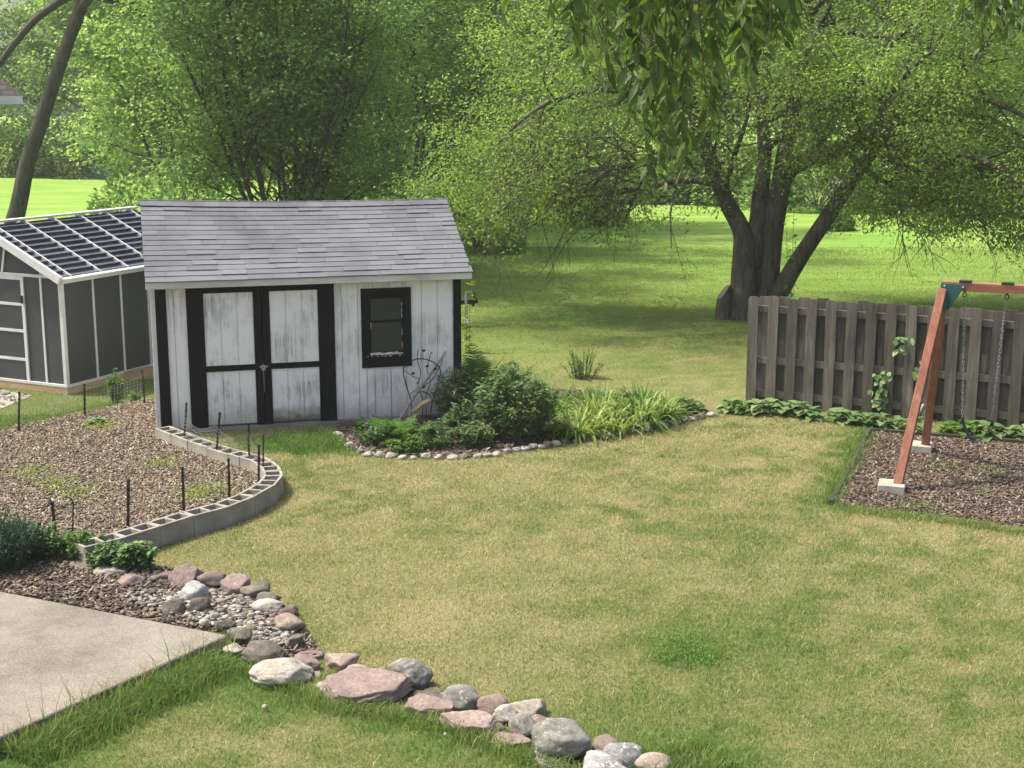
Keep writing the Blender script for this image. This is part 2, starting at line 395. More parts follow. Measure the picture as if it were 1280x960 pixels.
PATIO_BED = [tuple(gp(285,797)[:2]), tuple(gp(0,742)[:2]), (-7.0,11.75), (-7.0,12.35), (-4.6,12.2), tuple(gp(100,696)[:2]), tuple(gp(190,712)[:2]), tuple(gp(262,722)[:2]), tuple(gp(335,742)[:2]), tuple(gp(378,785)[:2]), tuple(gp(400,822)[:2]), tuple(gp(330,838)[:2])]
PLAY = [tuple(gp(1087,542)[:2]), tuple(gp(1040,631)[:2]), tuple(gp(1150,642)[:2]), tuple(gp(1280,660)[:2]), (7.6,11.6), (9.2,14.6)]
BORDER_PX = [(422,544),(425,554),(437,559),(451,565),(460,569),(475,570),(488,571),(503,573),(517,573),(532,572),(549,573),(566,573),(581,572),(598,571),(609,570),(621,569),(634,566),(646,563),(658,562),(666,560),(676,559),(684,558),(695,556),(706,553),(720,552),(731,549),(739,548),(748,547),(761,545),(772,543),(783,540),(793,539),(807,538),(819,535),(830,533),(843,529),(853,527),(865,525),(875,523),(889,520)]
BORDER = [gp(x, y) for x, y in BORDER_PX]
BED = [(p.x, p.y) for p in BORDER]+[tuple(gp(880,512)[:2]), tuple(gp(820,497)[:2]), tuple(gp(700,488)[:2]), tuple(gp(600,478)[:2]), tuple((SHED_O+SU*3.66)[:2]), tuple((SHED_O+SU*2.1)[:2])]
ROCKLINE = [gp(x, y) for x, y in ((300,830),(350,855),(430,880),(530,893),(600,920),(650,935),(700,955),(760,975),(830,985))]

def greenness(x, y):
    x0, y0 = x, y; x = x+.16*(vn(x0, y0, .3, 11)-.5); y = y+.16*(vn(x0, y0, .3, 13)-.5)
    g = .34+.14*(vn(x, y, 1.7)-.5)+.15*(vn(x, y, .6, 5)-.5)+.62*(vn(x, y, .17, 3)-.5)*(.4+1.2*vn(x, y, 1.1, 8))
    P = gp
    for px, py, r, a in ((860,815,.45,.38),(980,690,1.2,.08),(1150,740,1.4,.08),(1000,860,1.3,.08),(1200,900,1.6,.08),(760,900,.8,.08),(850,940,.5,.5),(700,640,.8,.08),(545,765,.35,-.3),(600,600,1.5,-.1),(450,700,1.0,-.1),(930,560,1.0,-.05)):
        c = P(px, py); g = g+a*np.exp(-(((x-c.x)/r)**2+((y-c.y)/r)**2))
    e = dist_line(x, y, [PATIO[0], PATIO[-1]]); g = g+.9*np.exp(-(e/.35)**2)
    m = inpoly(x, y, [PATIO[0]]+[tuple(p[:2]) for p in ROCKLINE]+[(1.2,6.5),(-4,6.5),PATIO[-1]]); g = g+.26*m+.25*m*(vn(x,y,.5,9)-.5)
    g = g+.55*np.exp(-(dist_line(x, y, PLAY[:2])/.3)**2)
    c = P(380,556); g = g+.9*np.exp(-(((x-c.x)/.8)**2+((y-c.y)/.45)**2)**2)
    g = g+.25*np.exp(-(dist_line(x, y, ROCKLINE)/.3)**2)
    g = g+np.clip((y-17)/18, 0, .5)+.17*np.clip((12.2-y)/3.5, 0, 1)*np.clip((x+.8)/2, 0, 1)  # greener near right grass; soft tree shade there is put into this colour
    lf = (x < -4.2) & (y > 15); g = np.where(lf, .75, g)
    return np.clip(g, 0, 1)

def axis(lo, hi, a, b, s):
    L = [a]; st = s
    while L[0] > lo: st *= 1.35; L.insert(0, L[0]-st)
    L += list(np.arange(a+s, b, s)); st = s
    while L[-1] < hi: st *= 1.35; L.append(L[-1]+st)
    return np.array(L)
xs = axis(-260, 260, -14, 14, .22); ys = axis(-40, 260, 6, 34, .22)
X, Y = np.meshgrid(xs, ys); x = X.ravel(); y = Y.ravel()
def terrain(x, y):
    return (vn(x, y, 9.0, 2)-.5)*.9*np.clip((y-42)/30, 0, 1)
z = terrain(x, y)
nx, ny = len(xs), len(ys); idx = np.arange(nx*ny).reshape(ny, nx)
Q = np.stack([idx[:-1,:-1], idx[:-1,1:], idx[1:,1:], idx[1:,:-1]], -1).reshape(-1, 4)
me = fast_mesh('lawn', np.stack([x, y, z], 1), Q, smooth=True)
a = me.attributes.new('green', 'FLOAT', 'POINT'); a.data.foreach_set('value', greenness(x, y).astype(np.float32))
a = me.attributes.new('far', 'FLOAT', 'POINT'); a.data.foreach_set('value', np.clip((y-19+6*(vn(x, y, 3, 1)-.5))/20, 0, 1).astype(np.float32))
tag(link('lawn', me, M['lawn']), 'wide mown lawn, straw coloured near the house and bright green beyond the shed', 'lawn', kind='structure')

def bed(name, poly, zz, m, label, cat):
    b = MB(); n = len(poly); b.add([(p[0], p[1], zz) for p in poly]+[(p[0], p[1], -.05) for p in poly], [tuple(range(n))]+[(i, (i+1) % n, n+(i+1) % n, n+i) for i in range(n)])
    return tag(b.build(name, m), label, cat, kind='structure')
bed('garden_ground', GARDEN, .075, M['mulch_soil'], 'raised garden bed of bark mulch inside the block wall', 'ground')
bed('playground_ground', PLAY, .012, M['dark_soil'], 'dark mulch area under the wooden swing set', 'ground')
bed('flower_bed_ground', BED, .016, M['dark_soil'], 'dark soil of the flower bed beside the white shed', 'ground')
bed('rock_bed_ground', PATIO_BED, .02, M['dark_soil'], 'mulch and pebble strip between patio and lawn', 'ground')
b = MB(); n = len(PATIO)
b.add([(p[0], p[1], .12) for p in PATIO]+[(p[0], p[1], -.06) for p in PATIO], [tuple(range(n))]+[(i, (i+1) % n, n+(i+1) % n, n+i) for i in range(n)])
o = b.build('patio', M['patio'], bevel=.008); tag(o, 'tan exposed concrete patio slab at the lower left corner', 'patio', kind='structure')
GRAVEL = [tuple(gp(40,495)[:2]), tuple(gp(0,512)[:2]), (-9.2,18.0), (-9.2,19.8), (-7.5,19.35)]
bed('gravel_strip', GRAVEL, .008, M['gravel_soil'], 'pale gravel strip before the charcoal shed door', 'gravel')

# ---------------------------------------------------------------- scatter helpers
def scatter(poly, n, seed=1):
    r = np.random.default_rng(seed); P = np.array([p[:2] for p in poly]); lo = P.min(0); hi = P.max(0); out = np.zeros((0, 2))
    while len(out) < n:
        q = lo+(hi-lo)*r.random((n*2, 2)); out = np.vstack([out, q[inpoly(q[:,0], q[:,1], poly)]])
    return out[:n]

CUBE_V = np.array([(-1,-1,-1),(1,-1,-1),(1,1,-1),(-1,1,-1),(-1,-1,1),(1,-1,1),(1,1,1),(-1,1,1)], float)*.5
CUBE_F = np.array([(0,3,2,1),(4,5,6,7),(0,1,5,4),(1,2,6,5),(2,3,7,6),(3,0,4,7)])
def chips(name, pts, zz, m, L=(.025,.075), W=(.012,.03), T=.006, seed=1, tilt=.35, label='', cat='mulch'):
    r = np.random.default_rng(seed); n = len(pts)
    V = np.repeat(CUBE_V[None], n, 0)+r.normal(0, .09, (n, 8, 3))
    V *= np.stack([r.uniform(*L, n), r.uniform(*W, n), np.full(n, T)], 1)[:,None,:]
    a = r.uniform(0, 2*PI, n); t = r.normal(0, tilt, n)
    c, s_ = np.cos(t)[:,None], np.sin(t)[:,None]
    X_, Z_ = V[:,:,0]*c-V[:,:,2]*s_, V[:,:,0]*s_+V[:,:,2]*c
    c, s_ = np.cos(a)[:,None], np.sin(a)[:,None]
    x_, y_ = X_*c-V[:,:,1]*s_, X_*s_+V[:,:,1]*c
    zb = zz+r.uniform(.002, .022, n)
    V = np.stack([x_+pts[:,0,None], y_+pts[:,1,None], Z_+zb[:,None]], -1).reshape(-1, 3)
    Q = (CUBE_F[None]+8*np.arange(n)[:,None,None]).reshape(-1, 4)
    return tag(link(name, fast_mesh(name, V, Q, np.repeat(r.random(n), 6)), m), label, cat, kind='stuff')

chips('bark_mulch', scatter(GARDEN, 60000, 3), .075, M['chips'], (.012,.055), (.006,.018), seed=3, label='loose bark chips covering the garden bed', cat='mulch')
chips('bark_mulch', scatter(PLAY, 32000, 4), .012, M['chips_dark'], (.02,.07), (.007,.02), seed=4, label='dark bark chips under the swing set', cat='mulch')
chips('bark_mulch', scatter(BED, 3500, 5), .016, M['chips_dark'], seed=5, label='bark chips between the flower bed plants', cat='mulch')
chips('bark_mulch', scatter(PATIO_BED, 9000, 6), .02, M['chips_dark'], (.02,.06), (.01,.025), seed=6, label='dark bark chips along the patio edge', cat='mulch')
PEB = [tuple(gp(x, y)[:2]) for x, y in ((255,748),(285,738),(330,765),(365,792),(372,815),(330,812),(300,808),(285,795),(205,770),(150,752),(170,742))]
ICO = None
def ico(sub):
    bm = bmesh.new(); bmesh.ops.create_icosphere(bm, subdivisions=sub, radius=1.0)
    V = np.array([v.co[:] for v in bm.verts]); Fa = np.array([[v.index for v in f.verts] for f in bm.faces]); bm.free(); return V, Fa
def pebbles(name, pts, zz, m, S, seed, label, cat):
    r = np.random.default_rng(seed); n = len(pts); V0, F0 = ico(1)
    V = np.repeat(V0[None], n, 0)*(1+r.normal(0, .13, (n, len(V0), 1)))
    sz = r.uniform(*S, n)*(.6+.8*r.random(n)**3); V *= np.stack([sz, sz*r.uniform(.55,.9,n), sz*r.uniform(.25,.5,n)], 1)[:,None,:]
    a = r.uniform(0, 2*PI, n); c, s_ = np.cos(a)[:,None], np.sin(a)[:,None]
    V = np.stack([V[:,:,0]*c-V[:,:,1]*s_+pts[:,0,None], V[:,:,0]*s_+V[:,:,1]*c+pts[:,1,None], V[:,:,2]+zz+r.uniform(.0,.03,n)[:,None]], -1).reshape(-1, 3)
    Q = (F0[None]+len(V0)*np.arange(n)[:,None,None]).reshape(-1, 3)
    return tag(link(name, fast_mesh(name, V, Q, np.repeat(r.random(n), len(F0)), smooth=True), m), label, cat, kind='stuff')
pebbles('pebbles', scatter(PEB, 2000, 8), .022, M['pebble'], (.016,.036), 8, 'pale pebbles and shells between the border rocks', 'pebbles')
pebbles('gravel', scatter(GRAVEL, 900, 9), .008, M['pebble'], (.015,.035), 9, 'loose gravel in front of the charcoal shed', 'gravel')

# ---------------------------------------------------------------- leaf strips
def strips(B, D, Nn, L, W, prof, droop=0.0, fold=0.15, rnd=None, twist=None):
    """one mesh of leaves: each a strip of 3 columns following direction D, bent down by droop"""
    n = len(B); k = len(prof); D = norm(D); S = norm(np.cross(D, Nn)); U = norm(np.cross(S, D))
    L = np.broadcast_to(L, (n,)); W = np.broadcast_to(W, (n,)); dr = np.broadcast_to(droop, (n,))
    t = np.linspace(0, 1, k)
    V = np.zeros((n, k, 3, 3))
    cen = B[:,None]+D[:,None]*(L[:,None]*t)[...,None]
    cen[...,2] -= (dr*L)[:,None]*t[None]**2
    w = W[:,None]*np.array(prof)[None]*.5
    up = U[:,None]*(w*fold)[...,None]
    V[:,:,0] = cen-S[:,None]*w[...,None]+up; V[:,:,1] = cen; V[:,:,2] = cen+S[:,None]*w[...,None]+up
    base = np.array([[3*i+j, 3*i+j+1, 3*i+j+4, 3*i+j+3] for i in range(k-1) for j in range(2)])
    Q = (base[None]+3*k*np.arange(n)[:,None,None]).reshape(-1, 4)
    rn = RNG.random(n) if rnd is None else rnd
    return V.reshape(-1, 3), Q, np.repeat(rn, len(base))

def diamonds(P, D, Nn, L, W, rnd=None, fold=.2):
    n = len(P); D = norm(D); S = norm(np.cross(D, Nn)); U = np.cross(S, D)
    L = np.broadcast_to(L, (n,))[:,None]; W = np.broadcast_to(W, (n,))[:,None]
    V = np.stack([P-D*L*.5, P-S*W*.5+U*W*fold-D*L*.06, P+D*L*.5-U*L*.1, P+S*W*.5+U*W*fold-D*L*.06], 1).reshape(-1, 3)
    return V, np.arange(4*n).reshape(n, 4), (RNG.random(n) if rnd is None else rnd)

def join(parts):
    V = []; Q = []; R = []; o = 0
    for v, q, r in parts: V.append(v); Q.append(q+o); R.append(r); o += len(v)
    return np.concatenate(V), np.concatenate(Q), np.concatenate(R)

def leaves(name, parts, m, parent=None, smooth=False):
    V, Q, R = join(parts) if isinstance(parts, list) else parts
    return link(name, fast_mesh(name, V, Q, R, smooth), m, parent)

def shift(p, loc):
    return (p[0]+np.array(loc), p[1], p[2])

# ---------------------------------------------------------------- grass
def blades(P, h, w, lean, rnd, seed):
    """grass blades: two quads tapering to a tip"""
    r = np.random.default_rng(seed); n = len(P); a = r.uniform(0, 2*PI, n); b = r.uniform(0, 2*PI, n)
    s = np.stack([np.cos(a), np.sin(a), np.zeros(n)], 1)*(w*.5)[:,None]
    l = np.stack([np.cos(b), np.sin(b), np.zeros(n)], 1)*(lean*h)[:,None]
    up = np.zeros((n, 3)); up[:,2] = h
    m1 = P+up*.55+l*.3; t = P+up*(1-.25*np.minimum(lean,1)[:,None])+l
    V = np.stack([P-s, P+s, m1+s*.8, m1-s*.8, t+s*.15, t-s*.15], 1).reshape(-1, 3)
    Q = (np.array([(0,1,2,3),(3,2,4,5)])[None]+6*np.arange(n)[:,None,None]).reshape(-1, 4)
    return V, Q, np.repeat(rnd, 2)

def lawn_points(n, y0, y1, pw, seed, marg=1.3):
    r = np.random.default_rng(seed)
    y = y0+(y1-y0)*r.random(n)**pw; hw = y*.375+marg; x = (r.random(n)*2-1)*hw
    k = np.ones(n, bool)
    for poly in (GARDEN, PATIO, PATIO_BED, PLAY, BED): k &= ~inpoly(x, y, poly)
    sh = (np.stack([x, y], 1)-np.array(SHED_O[:2])); u = sh@np.array(SU[:2]); v = sh@np.array(SV[:2])
    k &= ~((u > -.05) & (u < 3.7) & (v > -.05) & (v < 2.75))
    return x[k], y[k], r
x, y, r = lawn_points(520000, 7.2, 17.5, .85, 21)
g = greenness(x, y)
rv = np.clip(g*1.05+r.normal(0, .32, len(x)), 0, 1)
tall = np.clip((g-.45)*1.6, 0, 1)
h = r.uniform(.015, .034, len(x))*(1+1.1*tall); w = (.0034+.00022*(y-7))*r.uniform(.7, 1.3, len(x)); lean = r.uniform(.2, 1.3, len(x))
leaves('lawn_grass', blades(np.stack([x, y, np.zeros_like(x)], 1), h, w, lean, rv, 22), M['grass'])['kind'] = 'stuff'
tag(bpy.data.objects['lawn_grass'], 'short dry grass blades of the near lawn', 'grass')
x, y, r = lawn_points(260000, 17.5, 38, .95, 23, 2.0)
g = greenness(x, y)+.5*(vn(x*.3+y*.15, y, .8, 7)-.5); fz = np.clip((y-19)/14, 0, 1)
rv = np.clip(g*.6+fz*.2+r.normal(0, .25, len(x)), 0, 1)
h = r.uniform(.012, .028, len(x)); w = .006+.0004*(y-17); lean = r.uniform(.2, 1.2, len(x))
o = leaves('lawn_grass', blades(np.stack([x, y, np.zeros_like(x)], 1), h, w, lean, rv, 24), M['grass_far'])
tag(o, 'green grass blades of the lawn beyond the shed and fence', 'grass', kind='stuff')

def tall_band(pts, width, n, h, seed, name='tall_grass', label='', green=.8, z=0.0):
    r = np.random.default_rng(seed); pts = [np.array(p[:2]) for p in pts]; seg = [np.linalg.norm(b-a) for a, b in zip(pts, pts[1:])]
    k = r.choice(len(seg), n, p=np.array(seg)/sum(seg)); t = r.random(n)
    A = np.array(pts)[k]; B = np.array(pts)[k+1]; P = A+(B-A)*t[:,None]; d = norm(B-A); nn = np.stack([-d[:,1], d[:,0]], 1)
    P = P+nn*(r.normal(0, 1, n)*width)[:,None]
    ok = ~inpoly(P[:,0], P[:,1], PATIO); P = P[ok]; n = len(P)
    hh = r.uniform(*h, n)*(.7+.6*r.random(n)**2)
    V = blades(np.stack([P[:,0], P[:,1], np.full(n, z)], 1), hh, r.uniform(.004,.008,n), r.uniform(.15,1.0,n), np.clip(green+r.normal(0,.2,n),0,1), seed+1)
    return tag(leaves(name, V, M['grass'], None), label, 'grass', kind='stuff')
pe = [Vector((*PATIO[0], 0)), Vector((*PATIO[-1], 0))]
nrm = Vector((pe[1].y-pe[0].y, -(pe[1].x-pe[0].x), 0)).normalized()
if nrm.x < 0: nrm = -nrm
tall_band([pe[0]+nrm*.15+(pe[1]-pe[0])*.12, pe[1]+nrm*.13], .11, 15000, (.05,.15), 31, label='lush uncut grass along the patio edge', green=.85)
tall_band([pe[0]+nrm*.05, pe[1]+nrm*.05], .05, 260, (.18,.34), 32, label='thin seeding grass stems leaning over the patio edge', green=.55)
tall_band([gp(1083,548), gp(1036,632)], .06, 1500, (.06,.16), 33, label='long bright grass beside the dark playground edging', green=.85)
tall_band([gp(352,560), gp(425,552)], .22, 4500, (.05,.13), 34, label='uncut green grass before the black shed doors', green=.95)
tall_band([gp(300,838), gp(420,888), gp(540,905), gp(640,945), gp(720,968)], .06, 3200, (.04,.11), 35, label='longer grass in front of the border rocks', green=.75)
tall_band([gp(840,940), gp(880,975)], .12, 1800, (.05,.12), 36, label='tuft of long grass at the right end of the border rocks', green=.8)
tall_band([gp(0,545), gp(106,522), gp(160,510)], .3, 6000, (.04,.11), 37, label='green grass strip between garden bed and charcoal shed', green=.85)
tall_band([gp(356,600), gp(325,628), gp(225,665), gp(165,680)], .03, 1300, (.03,.09), 38, label='grass growing along the foot of the block wall', green=.55)
def add_twigs(o, mb, m=None):
    """put small pieces into a part's own mesh as a second material"""
    bm = bmesh.new(); bm.from_mesh(o.data); n = len(bm.verts); vs = [bm.verts.new(v) for v in mb.v]
    for f in mb.f:
        q = bm.faces.new([vs[i] for i in f]); q.material_index = 1
    bm.to_mesh(o.data); bm.free(); o.data.materials.append(m or M['twig'])

# ================================================================ WHITE SHED
def part(mb, name, m, parent, **kw): return mb.build(name, m, parent, **kw)
def build_shed():
    R = empty('garden_shed', SHED_O, SHED_T, 'weathered white shed with black trimmed double doors and grey shingle roof', 'shed')
    W, D, ZE, ZR, HALF = 3.69, 2.67, 1.90, 2.66, 1.337
    # front wall: boards with grooves, leaving the door and window openings
    b = MB()
    def boards(x0, x1, z0, z1):
        x = x0
        while x < x1-.005:
            e = min(x1, (math.floor(x/.2+1e-4)+1)*.2); b.box(x+.005, e-.005, .0, .03, z0, z1); b.box(x-.005, x+.005, .016, .03, z0, z1); x = e
    boards(.0, .40, .06, ZE); boards(2.07, 2.50, .06, ZE); boards(2.50, 3.0, .06, .74); boards(2.50, 3.0, 1.64, ZE); boards(3.0, W, .06, ZE); boards(.40, 2.07, 1.80, ZE)
    part(b, 'wall', M['white_wall'], R)
    # side and rear walls with gables
    b = MB()
    for x in (0.0, W-.03):
        b.prism([(0.03,.06),(D,.06),(D,ZE),(HALF,ZR-.05),(0.03,ZE)], (x,0,0), (0,1,0), (0,0,1), (1,0,0), .03)
    b.box(0.03, W-.03, D-.03, D, .06, ZE)
    part(b, 'wall', M['white_wall'], R)
    b = MB(); b.box(.02, W-.02, .04, D-.04, .02, .075); b.box(.0, W, -.004, .05, .0, .058); part(b, 'floor_frame', M['deadwood'], R)
    # corner trims
    for x0, x1 in ((-.012, .115), (W-.085, W+.012)):
        b = MB(); b.box(x0, x1, -.022, -.001, -.03, ZE-.02); part(b, 'corner_trim', M['black_trim'], R, bevel=.003)
    b = MB(); b.box(-.068, -.0125, -.012, .09, .05, ZE-.03); part(b, 'corner_trim', M['resin_white'], R, bevel=.003)
    # door frame header and two doors
    b = MB(); b.box(.325, 2.135, -.034, -.001, 1.765, 1.884); part(b, 'door_header', M['black_trim'], R, bevel=.003)
    for i, (x0, x1) in enumerate(((.345, 1.222), (1.234, 2.11))):
        d = MB(); st = .2
        xi0 = x0+(st if i == 0 else .09); xi1 = x1-(.09 if i == 0 else st)
        d.box(x0, xi0, -.026, .0, .06, 1.782); d.box(xi1, x1, -.026, .0, .06, 1.782)
        d.box(xi0, xi1, -.025, .0, 1.70, 1.78); d.box(xi0, xi1, -.025, .0, .745, .815)
        dr = part(d, 'door', M['black_trim'], R, bevel=.003)
        for q, (z0, z1) in enumerate(((.815, 1.70), (.085, .745))):
            p = MB(); n = 3
            for s in range(n):
                a = xi0+(xi1-xi0)*s/n; c = xi0+(xi1-xi0)*(s+1)/n
                p.box(a+.004, c-.004, -.010, .006, z0+.001, z1-.001); p.box(c-.004, min(c+.004, xi1), .001, .006, z0+.001, z1-.001)
            part(p, 'door_panel', M['panel%d' % (i+2*q)], dr)
        if i == 1:
            l = MB(); l.box(-.045+1.228, 1.228+.05, -.034, -.026, .772, .792)
            l.tube([(1.222+.02*math.cos(a), -.04, .775+.03*math.sin(a)) for a in np.linspace(0, 2*PI, 9)[:-1]], .006, 5, True)
            l.box(1.205, 1.25, -.055, -.036, .74, .775)
            part(l, 'door_latch', M['steel'], dr)
            l = MB()
            for q in range(14): l.tube([(1.228+.004*math.cos(a)*(1 if q % 2 else .3), -.032+.004*math.cos(a)*(.3 if q % 2 else 1), .72-q*.019+.012*math.sin(a)) for a in np.linspace(0, 2*PI, 7)[:-1]], .0022, 4, True)
            part(l, 'chain', M['steel'], dr)
    b = MB(); b.box(.345, 2.11, -.02, -.002, .0, .055); part(b, 'door_sill', M['deadwood'], R)
    # window
    wn = MB(); x0, x1, z0, z1 = 2.44, 3.065, .70, 1.69
    wn.box(x0, x0+.095, -.028, .0, z0, z1); wn.box(x1-.095, x1, -.028, .0, z0, z1); wn.box(x0+.095, x1-.095, -.027, .0, z1-.10, z1); wn.box(x0+.095, x1-.095, -.027, .0, z0, z0+.15)
    wf = part(wn, 'window', M['black_trim'], R, bevel=.003)
    s = MB(); xa, xb = x0+.096, x1-.096; za, zb = z0+.151, z1-.101
    s.box(xa, xa+.025, -.012, .01, za, zb); s.box(xb-.025, xb, -.012, .01, za, zb); s.box(xa+.025, xb-.025, -.012, .01, zb-.03, zb); s.box(xa+.025, xb-.025, -.012, .01, za, za+.04); s.box(xa+.025, xb-.025, -.014, .01, 1.262, 1.292)
    sash = part(s, 'sash', M['black_trim'], wf)
    s = MB(); s.box(xa+.026, xb-.026, .0, .006, za+.041, zb-.031); part(s, 'pane', M['glass'], wf)
    s = MB()
    rr = random.Random(5)
    for q in range(26):
        xx = rr.uniform(xa+.01, xb-.04); s.box(xx, xx+rr.uniform(.01,.05), -.0155, -.0125, za+.004+rr.uniform(0,.01), za+.012+rr.uniform(.004,.025))
    for q in range(12):
        xx = rr.uniform(xa-.05, xb); s.box(xx, xx+rr.uniform(.008,.03), -.0305, -.0275, z0+.135+rr.uniform(0,.008), z0+.146)
    for q in range(10):
        sd = rr.choice((xa+.02, xb-.024)); zz = rr.uniform(za+.05, zb-.1); s.box(sd, sd+.005, -.0145, -.0125, zz, zz+rr.uniform(.02,.08))
    add_twigs(sash, s, M['white_wall'])
    # black sheet standing in for the unlit interior behind the glass
    s = MB(); s.box(2.45, 3.05, .25, .27, .7, 1.7); part(s, 'interior_shade', M['black_trim'], R)
    # roof: courses of separate shingles on both slopes
    OV, OL, OR = .15, .115, .13
    e0 = Vector((-OL, -OV, ZE-.03)); slope = Vector((0, HALF+OV, ZR-(ZE-.03))); SL = slope.length; sd = slope.normalized(); sn = Vector((1,0,0)).cross(sd)
    nc = 16; ex = SL/nc; rr = random.Random(11); b = MB()
    for side in (0, 1):
        for i in range(nc):
            x = -OL-rr.uniform(0,.25)
            while x < W+OR:
                w = rr.uniform(.27, .36); xa = max(x, -OL)+rr.choice((.0015,.003)); xb = min(x+w, W+OR+rr.uniform(-.006,.006)); x += w
                if xb-xa < .02: continue
                lo = i*ex-.012+rr.uniform(-.003,.003); hi = (i+1)*ex+.03; t0 = .012+rr.uniform(0,.004)+.006*(rr.random() < .12)
                def pt(xx, s, h):
                    sag = (-.03*math.sin(PI*(xx+OL)/(W+OL+OR))+.055*(1-(xx+OL)/(W+OL+OR)))*s/SL
                    p = e0+sd*s+sn*h; yy = p.y if side == 0 else 2*HALF-p.y
                    return (xx, yy, p.z+sag)
                v = [pt(xa, lo, 0), pt(xb, lo, 0), pt(xb, hi, -.003), pt(xa, hi, -.003), pt(xa, lo, t0), pt(xb, lo, t0), pt(xb, hi, .004), pt(xa, hi, .004)]
                b.add(v, [(0,3,2,1),(4,5,6,7),(0,1,5,4),(1,2,6,5),(2,3,7,6),(3,0,4,7)])
    # ridge caps
    x = -OL
    while x < W+OR-.02:
        xe = min(x+.21, W+OR+.003); zt = ZR+.016-.03*math.sin(PI*(x+.1+OL)/(W+OL+OR))+.055*(1-(x+.1+OL)/(W+OL+OR))
        for sgn in (-1, 1):
            b.add([(x,HALF,zt),(xe,HALF,zt-.004),(xe,HALF+sgn*.13,zt-.068),(x,HALF+sgn*.13,zt-.064),(x,HALF,zt+.008),(xe,HALF,zt+.003),(xe,HALF+sgn*.13,zt-.062),(x,HALF+sgn*.13,zt-.057)], [(0,3,2,1),(4,5,6,7),(0,1,5,4),(1,2,6,5),(2,3,7,6),(3,0,4,7)])
        x += .19
    rf = part(b, 'roof', M['shingle'], R)
    b = MB()
    for side in (0, 1):
        yy = [(-OV+.02), (HALF)] if side == 0 else [2*HALF+OV-.02, HALF]
        b.add([(-OL+.01,yy[0],ZE-.05),(W+OR-.01,yy[0],ZE-.05),(W+OR-.01,yy[1],ZR-.035),(-OL+.01,yy[1],ZR-.035),(-OL+.01,yy[0],ZE-.032),(W+OR-.01,yy[0],ZE-.032),(W+OR-.01,yy[1],ZR-.045+.022),(-OL+.01,yy[1],ZR-.045+.022)], [(0,3,2,1),(4,5,6,7),(0,1,5,4),(1,2,6,5),(2,3,7,6),(3,0,4,7)])
    part(b, 'roof_deck', M['fascia'], rf)
    b = MB(); b.box(-OL+.004, W+OR-.004, -OV+.004, -OV+.022, ZE-.115, ZE-.036); part(b, 'fascia', M['fascia'], rf, bevel=.002)
    b = MB(); b.box(-OL+.004, W+OR-.004, -OV+.023, -.031, ZE-.112, ZE-.100); part(b, 'soffit', M['fascia'], rf)
build_shed()

